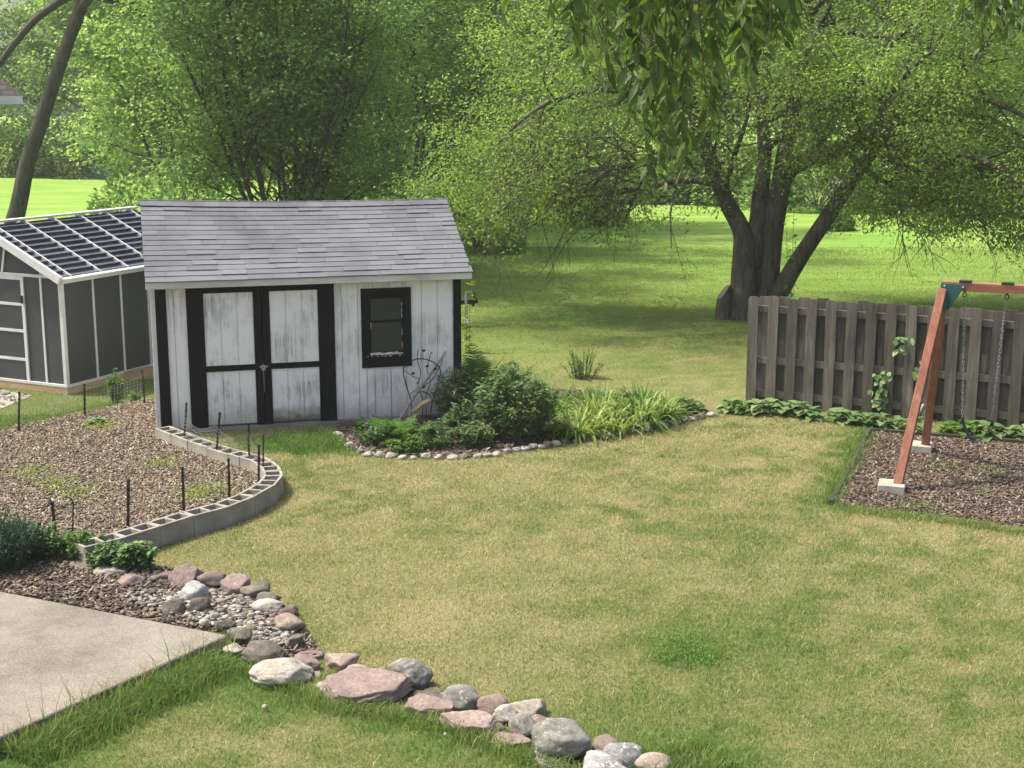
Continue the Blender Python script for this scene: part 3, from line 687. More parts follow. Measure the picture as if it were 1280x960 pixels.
# ================================================================ CHARCOAL SHED
def build_resin_shed():
    TH = 1.116
    R = empty('storage_shed', (-6.089, 18.766, 0), TH, 'charcoal panel shed with white frame lines and louvred dark gable roof', 'shed')
    # local x runs along the visible side wall (away), local y across the gable front (to the left)
    L, WD, ZE, ZR = 3.0, 2.62, 1.60, 2.234
    b = MB(); b.box(.03, L-.03, .0, .04, .12, ZE); b.box(.03, L-.03, WD-.04, WD, .12, ZE); b.box(L-.04, L-.001, .041, WD-.041, .12, ZE)
    b.box(.0, .04, .041, .66, .12, ZE); b.box(.0, .04, 1.92, WD-.041, .12, ZE); part(b, 'wall_panel', M['resin'], R)
    b = MB(); b.prism([(.02,ZE+.03),(WD-.02,ZE+.03),(WD/2,ZR-.05)], (.002,0,0), (0,1,0), (0,0,1), (1,0,0), .03); part(b, 'gable', M['resin'], R)
    b = MB(); b.bar((-.012,.33,ZE+.02),(-.012,.33,ZE+.16),.03,.02); part(b, 'gable_strut', M['resin_white'], R); b = MB(); b.bar((-.012,1.04,ZE+.03),(-.012,.95,ZR-.22),.03,.02,(1,0,0)); part(b, 'gable_strut', M['resin_white'], R)
    for x, y in ((0,0),(0,WD),(L,0),(L,WD)):
        b = MB(); b.box(x-.03, x+.03, y-.03, y+.03, .10, ZE+.005); part(b, 'corner_post', M['resin_white'], R, bevel=.005)
    b = MB()
    for s in (.6, 1.16, 1.73, 2.32):
        for y0 in (-.012, WD): b = MB(); b.box(s-.018, s+.018, y0, y0+.012, .12, ZE); part(b, 'batten', M['resin_white'], R)
    for y0 in (.335, 2.25): b = MB(); b.box(-.014, .0, y0, y0+.035, .12, ZE); part(b, 'batten', M['resin_white'], R)
    b = MB(); b.box(-.022, .03, .03, WD-.03, ZE-.01, ZE+.03); part(b, 'tie_beam', M['resin_white'], R, bevel=.004)
    # doors
    for y0, y1, hy in ((.66, 1.285, .69), (1.295, 1.92, None)):
        d = MB(); d.box(-.012, .01, y0+.05, y1-.05, .14, ZE-.06); dr = part(d, 'door', M['resin'], R)
        s = MB(); s.box(-.022, .01, y0, y0+.05, .10, ZE-.012); s.box(-.022, .01, y1-.05, y1, .10, ZE-.012); s.box(-.021, .009, y0+.05, y1-.05, ZE-.06, ZE-.012)
        for zz in (.10, .43, .83, 1.20): s.box(-.021, .009, y0+.05, y1-.05, zz-.018, zz+.02)
        part(s, 'door_frame', M['resin_white'], dr)
        if hy: h = MB(); h.box(-.05, -.022, hy-.012, hy+.012, 1.22, 1.33); part(h, 'handle', M['black_plastic'], dr, bevel=.004)
    b = MB(); b.box(-.03, L+.03, -.03, WD+.03, .0, .10); part(b, 'base_frame', M['plinth'], R, bevel=.004)
    b = MB(); b.box(-.035, L+.035, -.035, -.001, .101, .135); b.box(-.035, .0, .0, WD+.03, .101, .135); part(b, 'sill_rail', M['resin_white'], R)
    # roof: two slopes of louvre slats between white rafters lines
    ov, fo = .07, .09
    for side in (0, 1):
        def pt(x, s, h):  # s from eave to ridge 0..1
            y = -ov+(WD/2+ov)*s; z = ZE-.02+(ZR-ZE+.02)*s; sl = math.atan2(ZR-ZE+.02, WD/2+ov)
            y -= h*math.sin(sl); z += h*math.cos(sl)
            return (x, y if side == 0 else WD-y, z)
        b = MB(); F8 = [(0,3,2,1),(4,5,6,7),(0,1,5,4),(1,2,6,5),(2,3,7,6),(3,0,4,7)]
        b.add([pt(-fo,0,0),pt(L+fo,0,0),pt(L+fo,1,0),pt(-fo,1,0),pt(-fo,0,.02),pt(L+fo,0,.02),pt(L+fo,1,.02),pt(-fo,1,.02)], F8, .3)
        ns = 11
        for i in range(ns):
            s0 = (i+.05)/ns; s1 = (i+.62)/ns
            b.add([pt(-fo+.03,s0,.02),pt(L+fo-.03,s0,.02),pt(L+fo-.03,s1,.02),pt(-fo+.03,s1,.02),pt(-fo+.03,s0,.058),pt(L+fo-.03,s0,.058),pt(L+fo-.03,s1,.03),pt(-fo+.03,s1,.03)], F8)
        rf = part(b, 'roof', M['slate_slat'], R)
        for x in (.11, .69, 1.25, 1.80, 2.36, 2.9):
            b = MB(); b.add([pt(x-.009,0,.02),pt(x+.009,0,.02),pt(x+.009,1,.02),pt(x-.009,1,.02),pt(x-.009,0,.061),pt(x+.009,0,.061),pt(x+.009,1,.059),pt(x-.009,1,.059)], F8); part(b, 'roof_batten', M['resin_white'], rf)
        b = MB(); b.add([pt(-fo-.05,-.02,-.03),pt(-fo,-.02,-.03),pt(-fo,1,-.03),pt(-fo-.05,1,-.03),pt(-fo-.05,-.02,.078),pt(-fo,-.02,.078),pt(-fo,1,.078),pt(-fo-.05,1,.078)], F8)
        part(b, 'rake_trim', M['resin_white'], rf)
        b = MB(); b.add([pt(-fo,-.035,-.02),pt(L+fo,-.035,-.02),pt(L+fo,-.002,-.02),pt(-fo,-.002,-.02),pt(-fo,-.035,.05),pt(L+fo,-.035,.05),pt(L+fo,-.002,.05),pt(-fo,-.002,.05)], F8)
        part(b, 'gutter_rail', M['resin_white'], rf)
    b = MB(); b.bar((-fo-.05,WD/2,ZR+.065),(L+fo,WD/2,ZR+.065),.11,.03); part(b, 'ridge_cap', M['resin_white'], R, bevel=.006)
    # step block at the rear corner
    t = MB(); c = gp(170, 474); t.box(-.35,.35,-.1,.1,0,.13); o = part(t, 'timber_step', M['plinth'], None); o.location = gp(176,472); o.rotation_euler = (0,0,.5)
    tag(o, 'short tan timber block on the ground between the two sheds', 'timber')
build_resin_shed()

# ================================================================ HOUSE CORNER (neighbour, far left)
def build_house():
    C0 = at(28, 119, 24.2); R = empty('house', (C0.x, C0.y, 0), math.radians(24), 'house corner with brown shingle hip roof and pale fascia at the left edge', 'house')
    e = 3.92; W, D, ov = 9.0, 8.0, .5
    b = MB(); b.box(-W, -ov, ov, D, 0, e-.03); part(b, 'wall', m_noise('grey_siding', [(.42,.43,.42), (.5,.51,.5)], 3, (.3,.3,12), .7, .4, .01), R)
    w = MB(); w.box(-3.2, -2.0, ov-.03, ov-.002, 1.0, 2.2); wf = part(w, 'window', M['resin_white'], R); w = MB(); w.box(-3.1, -2.1, ov-.036, ov-.031, 1.1, 2.1); part(w, 'pane', M['glass'], wf)
    b = MB(); hx = -W/2; z0 = e+.10; zr = e+4.0
    v = [(-W-ov,0,z0),(0,0,z0),(0,D+ov,z0),(-W-ov,D+ov,z0),(-W+3.3,(D+ov)/2,zr),(-4.0,(D+ov)/2,zr)]
    b.add(v, [(0,1,5,4),(1,2,5),(2,3,4,5),(3,0,4)])
    k = N('brown_roof_shingle'); br = k.n('TexBrick'); k.set(br, Vector=k.coord('Object', (1,1,2.4)), Scale=1.0, Color1=(.075,.068,.062), Color2=(.11,.10,.092), Mortar=(.06,.05,.05), Mortar_Size=.012, Brick_Width=.22, Row_Height=.10)
    part(b, 'roof', k.principled(br.outputs['Color'], .95, spec=.1), R)
    b = MB(); b.box(-W-ov, -.0, .0, .025, e-.04, e+.095); b.box(-.025, .0, .025, D+ov, e-.04, e+.095); part(b, 'fascia', M['fascia'], R)
    b = MB(); b.bar((-W-ov,-.03,e-.03),(.03,-.03,e-.03),.03,.03); part(b, 'drip_edge', M['resin_white'], R)
    b = MB(); b.box(-W-ov+.03, -.03, .03, D+ov-.03, e-.035, e-.02); part(b, 'soffit', M['resin_white'], R)
build_house()

# ================================================================ FENCE
FA = gp(933, 505); FB = gp(1279, 538); FD = (FB-FA).normalized()
def build_fence():
    R = empty('board_fence', FA, math.atan2(FD.y, FD.x), 'weathered grey shadowbox board fence behind the swing', 'fence')
    rr = random.Random(4); L = 5.6
    def board(b, x, y0, y1, w=.132):
        t = rr.uniform(1.44, 1.475); lean = rr.uniform(-.008,.008); z0 = rr.uniform(.0,.03); ch = .02
        poly = [(x,z0),(x+w,z0),(x+w+lean,t-ch),(x+w-ch+lean,t),(x+ch+lean,t),(x+lean,t-ch)]
        b.prism(poly, (0,y0,0), (1,0,0), (0,0,1), (0,1,0), y1-y0)
    f = MB(); bk = MB(); x = .0
    while x < L:
        board(f, x, -.048, -.028); board(bk, x+.116, .03, .05, .168); x += .2535+rr.uniform(-.006,.006)
    part(f, 'front_boards', M['fence_wood'], R); part(bk, 'rear_boards', M['fence_wood'], R)
    for z in (1.245, .565, .12):
        b = MB(); b.bar((0,0.001,z+.045),(L,0.001,z+.045),.052,.088); part(b, 'rail', M['fence_wood'], R, bevel=.003)
    for x in (.07, 2.5, 4.95):
        b = MB(); b.box(x-.045, x+.045, .052, .14, 0, 1.40); part(b, 'post', M['fence_wood'], R, bevel=.004)
build_fence()

# ================================================================ SWING SET
SWM = Vector((4.353, 14.737, 0)); SWR = math.atan2(-.41663, .90908)
def build_swing():
    R = empty('swing_set', SWM, SWR, 'stained redwood A frame swing set with green corner bracket', 'swing set')
    b = MB(); b.bar((.19,0,2.055),(3.55,0,2.055),.09,.092); part(b, 'beam', M['redwood_x'], R, bevel=.005)
    for bx, tx, sg in ((0, .215, 1), (3.75, 3.52, -1)):
        for sy in (-1, 1):
            b = MB(); b.bar((bx, sy*.915, .085),(tx, sy*.075, 2.02),.088,.088,(1,0,0)); part(b, 'leg', M['redwood'], R, bevel=.005)
        b = MB(); ex = Vector((sg,0,0))
        poly = [(-.022,2.085),(.225,2.078),(.06,1.80),(-.05,1.80)]
        for yy, t in ((-.062, .012), (.05, .012)): b.prism(poly, (tx,yy,0), ex, (0,0,1), (0,1,0), t)
        b.prism([(-.012,1.80),(.05,1.80),(.05,2.0),(-.012,2.0)], (tx,-.125,0), ex, (0,0,1), (0,1,0), .064)
        br = part(b, 'bracket', M['green_metal'], R, bevel=.002)
        for px, pz in ((.015,2.06),(.2,2.055),(-.015,1.95),(-.03,1.825)):
            q = MB(); q.tube([(tx+sg*px,-.126 if pz < 2 else -.064,pz),(tx+sg*px,-.136 if pz < 2 else -.074,pz)], .011, 8); part(q, 'bolt', M['bolt'], br)
    b = MB(); b.bar((.085,-.5,.72),(.13,-.36,.83),.025,.03); part(b, 'wood_peg', M['footing'], R)
    for u in (.43, .85, 1.75, 2.2):
        b = MB(); b.box(u-.06, u+.06, -.05, .05, 2.1015, 2.118); part(b, 'hanger_plate', M['black_plastic'], R)
        b = MB(); b.tube([(u,0,2.006),(u,0,1.985)], .012, 8)
        b.tube([(u+.02*math.cos(a),0,1.968+.024*math.sin(a)) for a in np.linspace(0,2*PI,9)[:-1]], .006, 5, True); part(b, 'hanger', M['black_plastic'], R)
    # the swings
    for k, (ul, ur, label) in enumerate(((.43,.85,'black strap swing on two chains in front of the fence'), (1.75,2.2,'second strap swing further along the beam'))):
        S = empty('swing', SWM, SWR, label, 'swing'); dx = ul-.43
        tops = [(ul,0,1.945),(ur-.005,0,1.945)]; bots = [(.492+dx,-.02,.66),(.79+dx,-.02,.66)]
        for t, c in zip(tops, bots):
            t = Vector(t); c = Vector(c); n = 34; ch = MB(); d = (c-t)/n
            for i in range(n):
                p = t+d*(i+.5); h = d.length*.72; w = .011; f = i % 2
                ring = []
                for a in np.linspace(0, 2*PI, 9)[:-1]:
                    ring.append(p+Vector((w*math.cos(a)*(1-f), w*math.cos(a)*f, h*math.sin(a))))
                ch.tube(ring, .0042, 4, True)
            ch.tube([c+Vector((0,0,.02)), c+Vector((0,0,-.05))], .009, 6)
            part(ch, 'chain', M['chain'], S)
        A = Vector(bots[0]); B = Vector(bots[1]); st = MB(); n = 14; pts = []
        for i in range(n+1):
            t = i/n; p = A.lerp(B, t); s = 2*t-1; pts.append(Vector((p.x+.012*math.sin(PI*2*t), p.y, p.z-.035-.225*(1-s*s)**.75)))
        for a, c in zip(pts, pts[1:]): 
            w = .13
            mid = (a.z+c.z)/2; up = (c-a).cross(Vector((0,1,0))).normalized()
            st.add([a+Vector((0,-w/2,0)), c+Vector((0,-w/2,0)), c+Vector((0,w/2,0)), a+Vector((0,w/2,0)), a+Vector((0,-w/2,0))+up*.009, c+Vector((0,-w/2,0))+up*.009, c+Vector((0,w/2,0))+up*.009, a+Vector((0,w/2,0))+up*.009], [(0,3,2,1),(4,5,6,7),(0,1,5,4),(1,2,6,5),(2,3,7,6),(3,0,4,7)])
        part(st, 'seat', M['seat_rubber'], S)
        b = MB()
        for c in bots: b.prism([(-.02,-.06),(.02,-.06),(.0,.01)], (c[0],c[1]-.06,c[2]), (1,0,0), (0,0,1), (0,1,0), .12)
        part(b, 'seat_bracket', M['black_plastic'], S)
    # footings
    for sy, lab in ((-1, 'pale concrete footing under the nearer leg of the swing set'), (1, 'pale concrete footing under the rear leg, nearest the fence')):
        b = MB(); b.box(-.135,.135,-.13,.13,.0,.105); o = part(b, 'footing_block', M['footing'], None, bevel=.008)
        l = Matrix.Rotation(SWR, 4, 'Z') @ Vector((-.06, sy*.915, 0)); o.location = SWM+l; o.rotation_euler = (0,0,SWR+.1); tag(o, lab, 'footing')
    for sy, lab in ((-1, 'concrete footing under the near leg at the far end of the swing beam'), (1, 'concrete footing under the rear leg at the far end of the swing beam')):
        b = MB(); b.box(-.135,.135,-.13,.13,.0,.105); o = part(b, 'footing_block', M['footing'], None, bevel=.008)
        l = Matrix.Rotation(SWR, 4, 'Z') @ Vector((3.80, sy*.915, 0)); o.location = SWM+l; o.rotation_euler = (0,0,SWR); tag(o, lab, 'footing')
build_swing()
def edging(px, label, w=.07, h=.07):
    b = MB(); P = [gp(*q) for q in px]
    for a, c in zip(P, P[1:]): b.bar(a+Vector((0,0,h/2)), c+Vector((0,0,h/2)), w, h)
    return tag(part(b, 'garden_edging', M['edging'], None, bevel=.006), label, 'edging')
edging([(1087,541),(1078,556),(1071,573),(1060,590),(1052,608),(1039,632)], 'dark rotting timber edging between the lawn and the left side of the swing mulch', .05, .06)
tall_band([gp(1042,634), gp(1100,643), gp(1150,648), gp(1215,657), gp(1290,670)], .07, 2600, (.03,.08), 39, label='ragged grass fringe along the front of the swing mulch', green=.6)
edging([(1089,540),(1180,547),(1290,556)], 'thin grey timber edging between swing mulch and hostas', .04, .05)

# ================================================================ BLOCK WALL
def block_mesh(L, cells):
    W, H = .195, .2; b = MB(); t = .028; n = cells
    cw = (L-t*(n+1))/n
    b.box(0, L, -W/2, -W/2+t, 0, H); b.box(0, L, W/2-t, W/2, 0, H)
    for i in range(n+1): b.box(i*(cw+t), i*(cw+t)+t, -W/2+t, W/2-t, 0, H-.001)
    b.box(t, L-t, -W/2+t, W/2-t, .0, .07)
    return b
def build_wall():
    pts = [p.copy() for p in WALL]; fl = [Vector((p.x, p.y, 0)) for p in pts]
    # centre line: shift inwards (to the garden side, which lies right of travel)
    acc = [0]
    for a, c in zip(fl, fl[1:]): acc.append(acc[-1]+(c-a).length)
    def P(s):
        for i in range(len(fl)-1):
            if s <= acc[i+1] or i == len(fl)-2:
                t = (s-acc[i])/(acc[i+1]-acc[i]); return fl[i].lerp(fl[i+1], t)
    protos = {}
    s = .02; i = 0; total = acc[-1]
    while s < total-.05 and i < 40:
        curve = 1.55 < s < 2.75
        L, c = (.2, 1) if curve else (.4, 2)
        a = P(s); e = P(min(s+L, total)); d = (e-a); chord = d.length; d.normalize(); inn = Vector((d.y, -d.x, 0))
        key = c
        if key not in protos:
            o = block_mesh(L-.004, c).build('concrete_block', M['block'], None, bevel=.003); protos[key] = o
        else:
            o = protos[key].copy(); COL.objects.link(o)
        m = a+inn*.0975
        o.location = (m.x, m.y, random.uniform(-.004,.004)); o.rotation_euler = (0, 0, math.atan2(d.y, d.x)+random.uniform(-.012,.012))
        kind = 'small single cell concrete block' if c == 1 else 'hollow grey concrete block'
        tag(o, '%s, %s in the curved wall counted from the shed corner' % (kind, ORD[min(i, 19)]), 'concrete block', 'concrete blocks edging the garden bed')
        s += L*1.0 if not curve else L+.0; i += 1
build_wall()

# ================================================================ STAKES AND NETTING
def build_stakes():
    lst = [((23.4,540),(23.4,490),'thin dark stake in the grass edge nearest the left side of the photo',.012),
     ((106,520),(105,480),'dark stake in front of the corner of the charcoal shed',.012),
     ((181,505),(177,463),'leaning dark stake between the two sheds',.012),
     ((230,558.6),(233,503),'dark stake beside the shed corner, first along the inner wall',.011),
     ((270,573.5),(274.7,515),'leaning dark stake before the left shed door, inside the wall',.012),
     ((311.7,583.4),(311,530),'dark stake before the middle of the shed doors holding sagging netting',.012),
     ((329,596),(328.7,543),'thin grey stake at the inside of the wall bend',.007),
     ((323.4,606),(323.4,556.7),'dark stake at the tip of the bed, nearest the wall bend',.012),
     ((286.6,624),(286,572.5),'dark stake inside the near wall, next left of the bend',.012),
     ((230,641),(227.5,584),'dark notched stake standing between two taller ones inside the near wall',.013),
     ((160,661.6),(160,599.7),'tallest notched dark stake beside the near wall of blocks',.014),
     ((70,680),(66,627),'bent stake with a crooked hooked top near the green shrub',.014),
     ((90.6,676),(90.6,628),'thin wire stake beside the bent hooked one',.006)]
    tops = []
    for (bx, by), (tx, ty), lab, r in lst:
        B = gp(bx, by, .075); T = at(tx, ty, B.y+random.uniform(-.03,.03)); b = MB(); n = 7
        b.box(-r*.9, r*.9, -.003, .003, -.0, (T.z-B.z)); b.box(-.003, .003, -.0031, r*1.6, .0, T.z-B.z-.001)
        for k in range(n): zz = (k+.6)/n*(T.z-B.z); b.box(-r*1.25, r*1.25, -.006, -.0031, zz, zz+.016)
        o = b.build('garden_stake', M['rust'], None); o.location = B
        dx = T.x-B.x; h = T.z-B.z; o.rotation_euler = (0, math.atan2(dx, h), random.uniform(-.5,.5)*0)
        if 'bent' in lab:
            mb = MB(); me = o.data
            k = MB(); k.tube([(0,0,h-.01),(-.03,0,h-.03),(-.10,0,h-.05),(-.17,0,h-.055)], .006, 5); k.tube([(0,0,h-.02),(-.02,0,h+.03),(-.06,0,h+.035)], .007, 5); k.build('hook', M['rust'], o)
        tag(o, lab, 'stake', 'garden stakes round the mulch bed'); tops.append((B, T))
    def net(name, idx, hgt, label, sag=.03):
        b = MB()
        for a, c in zip(idx, idx[1:]):
            A, B = tops[a][0]+Vector((0,0,.02)), tops[c][0]+Vector((0,0,.02)); L = (B-A).length; nx = max(2, int(L/.05)); nz = int(hgt/.05); rr = .0013
            G = [[A.lerp(B, i/nx)+Vector((0,0,hgt*j/nz*(1-sag/hgt*2*math.sin(PI*i/nx)*(j/nz))+.006*math.sin(i*2.1+j))) for j in range(nz+1)] for i in range(nx+1)]
            for j in range(nz+1): b.tube([G[i][j] for i in range(nx+1)], rr*1.6 if j == nz else rr, 3)
            for i in range(nx+1): b.tube(G[i], rr, 3)
        tag(b.build(name, M['steel'], None), label, 'netting')
    net('wire_netting', [3,4,5,6], .36, 'thin sagging wire netting between stakes before the shed doors', .05)
    net('wire_netting', [0,1,2], .36, 'faint wire netting between stakes on the far side of the garden bed')
build_stakes()
# ================================================================ ROCKS
def rock_mesh(seed, w, d, h, kind):
    """boulder / broken stone / slab: a fine sphere cut by planes, then roughened"""
    rr = random.Random(seed); bm = bmesh.new()
    bmesh.ops.create_icosphere(bm, subdivisions=5 if w > .3 else 4, radius=1.0)
    off = Vector((seed*3.1, seed*1.7, seed*.37)); g = lambda: rr.gauss(0, 1)
    if kind == 'round':
        planes = [(Vector((g(), g(), abs(g())*.7)).normalized(), rr.uniform(.36,.47)) for q in range(5)]; r0 = .52; amp = (.13,.05,.018)
    elif kind == 'angular':
        planes = [(Vector((g(), g(), g()*.8)).normalized(), rr.uniform(.33,.47)) for q in range(13)]; r0 = .62; amp = (.10,.05,.025)
    else:
        planes = [(Vector((math.cos(a), math.sin(a), rr.uniform(-.12,.25))).normalized(), rr.uniform(.36,.5)) for a in [2*PI*(q+rr.uniform(-.35,.35))/7 for q in range(7)]]
        planes += [(Vector((rr.gauss(0,.05), rr.gauss(0,.05), 1)).normalized(), .30), (Vector((rr.gauss(0,.18), rr.gauss(0,.18), 1)).normalized(), .36), (Vector((0,0,-1)), .30)]; r0 = .75; amp = (.09,.045,.02)
    for v in bm.verts:
        u = v.co.normalized(); r = r0
        for pd, pl in planes:
            c = u.dot(pd)
            if c > 1e-3:
                q = pl/c; k = .02 if kind != 'round' else .07
                hh = max(0, min(1, .5+.5*(q-r)/k)); r = q*(1-hh)+r*hh-k*hh*(1-hh)
        n = mnoise.noise(u*1.6+off)*amp[0]+mnoise.noise(u*4.2+off)*amp[1]+mnoise.noise(u*11+off)*amp[2]+abs(mnoise.noise(u*23+off))*amp[2]*.6
        v.co = u*r*(1+n)
        if kind == 'slab': v.co.z += mnoise.noise(Vector((v.co.x*6, v.co.y*6, seed)))*.05+mnoise.noise(Vector((v.co.x*17, v.co.y*9, seed)))*.02
    mx = [max(abs(v.co[i]) for v in bm.verts) for i in range(3)]
    for v in bm.verts: v.co = Vector((v.co.x*w*.5/mx[0], v.co.y*d*.5/mx[1], v.co.z*h*.5/mx[2]))
    zmin = min(v.co.z for v in bm.verts)
    for v in bm.verts: v.co.z -= zmin
    me = bpy.data.meshes.new('rock'); bm.to_mesh(me); bm.free(); return me

ROCKS = [ # px, py, w, h, shape, material, label, tilt, z0
 (230.5,719,40,54,'slab','st_mauve','large mauve slab propped upright at the lawn edge, topmost of the rock line',1.05,.0),
 (266,731,34,22,'angular','st_mauve','mauve rock between the upright slab and the streaked flat slab',.2,.0),
 (294,735,32,36,'slab','st_mauve','tilted flat mauve slab with a pale streak on top',.5,.0),
 (319,744,34,22,'angular','st_dark','dark angular rock right of the streaked mauve slab',.3,.0),
 (335,755,28,20,'angular','st_dark','sharp dark grey rock leaning toward the lawn',.5,.0),
 (333,765,34,16,'round','st_pale','smooth pale oval stone above the pebbles',0,.0),
 (361,773,28,17,'angular','st_dark','dark brown rock at the lawn side of the pebbles',.2,.0),
 (361,787,36,22,'round','st_tan','pale pinkish rounded rock at the right of the pebbles',0,.0),
 (370,807,22,19,'angular','st_dark','small dark pointed rock beside the pinkish slabs',.3,.0),
 (357,803,12,9,'round','st_pale','little white stone lying on the pebbles',0,.02),
 (388,808,12,8,'round','st_pale','little pale stone at the lawn edge beside the dark pointed rock',0,.0),
 (387,818,36,21,'slab','st_pink','small tilted pink mauve slab above the cream boulder',.35,.0),
 (326,821,58,36,'round','st_dark','big dark brown boulder between the patio corner and the cream rock',0,.0),
 (379,834,40,22,'angular','st_pink','pink angular rock touching the cream boulder',.1,.0),
 (350,847,84,34,'round','st_pale','long cream boulder lying in the grass by the patio',0,.0),
 (426,830,44,22,'angular','st_tan','flat tan pink rock beside the lawn, above the largest pink slab',.1,.0),
 (447,841,31,18,'round','st_tan','small smooth grey tan stone behind the largest pink slab',0,.0),
 (455,864,118,44,'slab','st_pink','largest flat pink slab in the rock border',.12,.03),
 (511,846,58,44,'round','st_grey','egg shaped grey green boulder standing behind the largest pink slab',.2,.0),
 (540,863,24,14,'slab','st_dark','dark flat stone tucked under the egg shaped boulder',0,.0),
 (536,870,46,16,'slab','st_dark','brown flat stone between the egg boulder and the round speckled boulder',0,.0),
 (537,885,66,30,'slab','st_pink','second pink slab, right of the largest one, with a dark cut edge',.2,.02),
 (578,877,52,37,'round','st_grey','round speckled grey boulder against the lawn',0,.0),
 (615,886,38,28,'round','st_pink','round reddish pink boulder between grey and white ones',0,.0),
 (590,905,80,30,'slab','st_pink','long pink slab below the round reddish boulder',.15,.02),
 (640,924,54,26,'slab','st_pink','pink brown slab sloping down to the grass, left of the biggest grey boulder',.3,.0),
 (660,889,54,30,'angular','st_pale','white topped boulder with dark underside on the lawn edge',.1,.0),
 (634,898,32,24,'angular','st_pale','knobbly pale rock with hollows beside the white topped boulder',.2,.02),
 (652,914,38,28,'round','st_grey','pale topped grey cobble above the pink brown slab',0,.02),
 (672,902,26,16,'round','st_tan','small pinkish cobble behind the biggest grey boulder',0,.0),
 (704,930,80,60,'round','st_grey','biggest rounded grey boulder of the rock border',.15,.0),
 (690,953,56,22,'slab','st_grey','low grey slab in the grass under the biggest boulder',.1,.0),
 (757,936,34,30,'round','st_tan','round brown stone right of the biggest boulder',0,.0),
 (778,947,48,32,'round','st_lichen','white boulder speckled with lichen',.1,.0),
 (757,964,80,34,'angular','st_lichen','pale grey flat rock cut by the bottom edge of the picture',.1,.0),
 (817,957,46,26,'round','st_tan','beige rounded stone at the right end of the rock border',0,.0),
 (240,746,36,30,'round','st_lichen','light grey porous boulder standing in the mulch',0,.0),
 (216,763,28,26,'round','st_dark','dark mossy boulder left of the porous grey one',0,.0),
 (251,764,26,20,'angular','st_dark','dark angular shape at the right foot of the porous grey boulder',0,.0),  # dark angular shape beside the porous boulder
 (298,802,30,24,'angular','st_dark','dark brown rock at the corner of the patio',.2,.0),
 (278,789,28,15,'angular','st_dark','brown rock lying along the patio edge near its corner',.1,.0),
 (290,817,24,12,'round','st_pale','pale flat stone in the grass below the patio corner',0,.0),
 (256,786,14,10,'round','st_pale','small pale stone against the back edge of the patio',0,.02),
 (237,774,15,10,'round','st_tan','small tan stone between dark mossy boulder and patio',0,.02),
 (135,717,42,15,'round','st_pale','flat white rock in the mulch below the leafy weeds',0,.0),
 (124,710,20,11,'round','st_pale','small white stone behind the flat white rock',0,.0),
 (160,729,34,18,'angular','st_mauve','dark mauve rock right of the flat white rock',.1,.0),
 (205,723,30,16,'angular','st_mauve','greyish mauve rock touching the upright slab',.1,.0),
 (180,723,34,10,'slab','st_grey','thin grey slab behind the weeds and mauve rocks',0,.0),
 (192,734,17,8,'round','st_pale','small pale flat pebble stone near the porous boulder',0,.0),
 (103,708,34,13,'round','st_dark','long dark stone under the weeds beside the green shrub',0,.0),
]
for k, (px, py, w, mt, where) in enumerate([(300,752,13,'st_dark','below the streaked mauve slab'),(350,778,13,'st_tan','between the pale oval stone and the pinkish rock'),(312,790,16,'st_tan','in the pebbles above the big dark boulder'),(395,842,15,'st_tan','left of the largest pink slab at its upper corner'),(410,822,14,'st_mauve','on the lawn edge above the tan pink rock'),(404,858,18,'st_pale','between cream boulder and largest pink slab'),(478,838,16,'st_tan','against the egg shaped boulder on its left'),(556,868,16,'st_tan','left of the round speckled boulder'),(562,897,17,'st_grey','between the second pink slab and the speckled boulder'),(600,876,13,'st_tan','at the lawn edge right of the speckled boulder'),(622,908,18,'st_mauve','between the long pink slab and the knobbly rock'),(668,936,18,'st_dark','at the left foot of the biggest boulder'),(738,950,20,'st_tan','between the biggest boulder and the flat pale rock'),(800,945,15,'st_grey','behind the beige stone at the right end'),(315,806,18,'st_dark','above the big dark boulder by the pebbles'),(268,776,16,'st_grey','at the back edge of the patio near the brown rock'),(345,800,15,'st_grey','beside the little white stone on the pebbles'),(275,757,15,'st_tan','on the pebbles right of the porous grey boulder')]):
    ROCKS.append((px, py, w, w*.72, ('round','angular')[k % 2], mt, 'small %s stone %s' % ({'st_dark':'dark','st_tan':'tan','st_grey':'grey','st_pale':'pale','st_mauve':'mauve'}[mt], where), .1, .0))
for i, (px, py, w, h, shp, mt, lab, tilt, z0) in enumerate(ROCKS):
    c = gp(px, py+h*.32); s = mpp(c.y)*(1.2 if w < 50 or shp == 'slab' else 1.06); Wd = w*s
    hv = h*s
    if shp == 'slab':
        th = min(.09, .35*hv)+.02; dp = max(.10, (hv-th)/max(.30, math.sin(.29+tilt)))
        dp = min(dp, Wd*.95)
    elif shp == 'round': th = hv*.92; dp = Wd*.75
    else: th = hv*.95; dp = Wd*.75
    o = link('border_rock', rock_mesh(i+1, Wd, dp, th, shp), M[mt], None, True)
    o.location = (c.x, c.y+dp*.28, (.012 if 240 < px < 385 and py < 820 else -.03)+z0+(.5*dp*math.sin(tilt)*.8 if shp == 'slab' else 0)*.5); o.rotation_euler = (tilt*.8, random.uniform(-.1,.1), random.uniform(-.35,.35) if px < 395 else random.uniform(-.6,-.1))
    tag(o, lab, 'rock', 'rocks edging the patio bed')

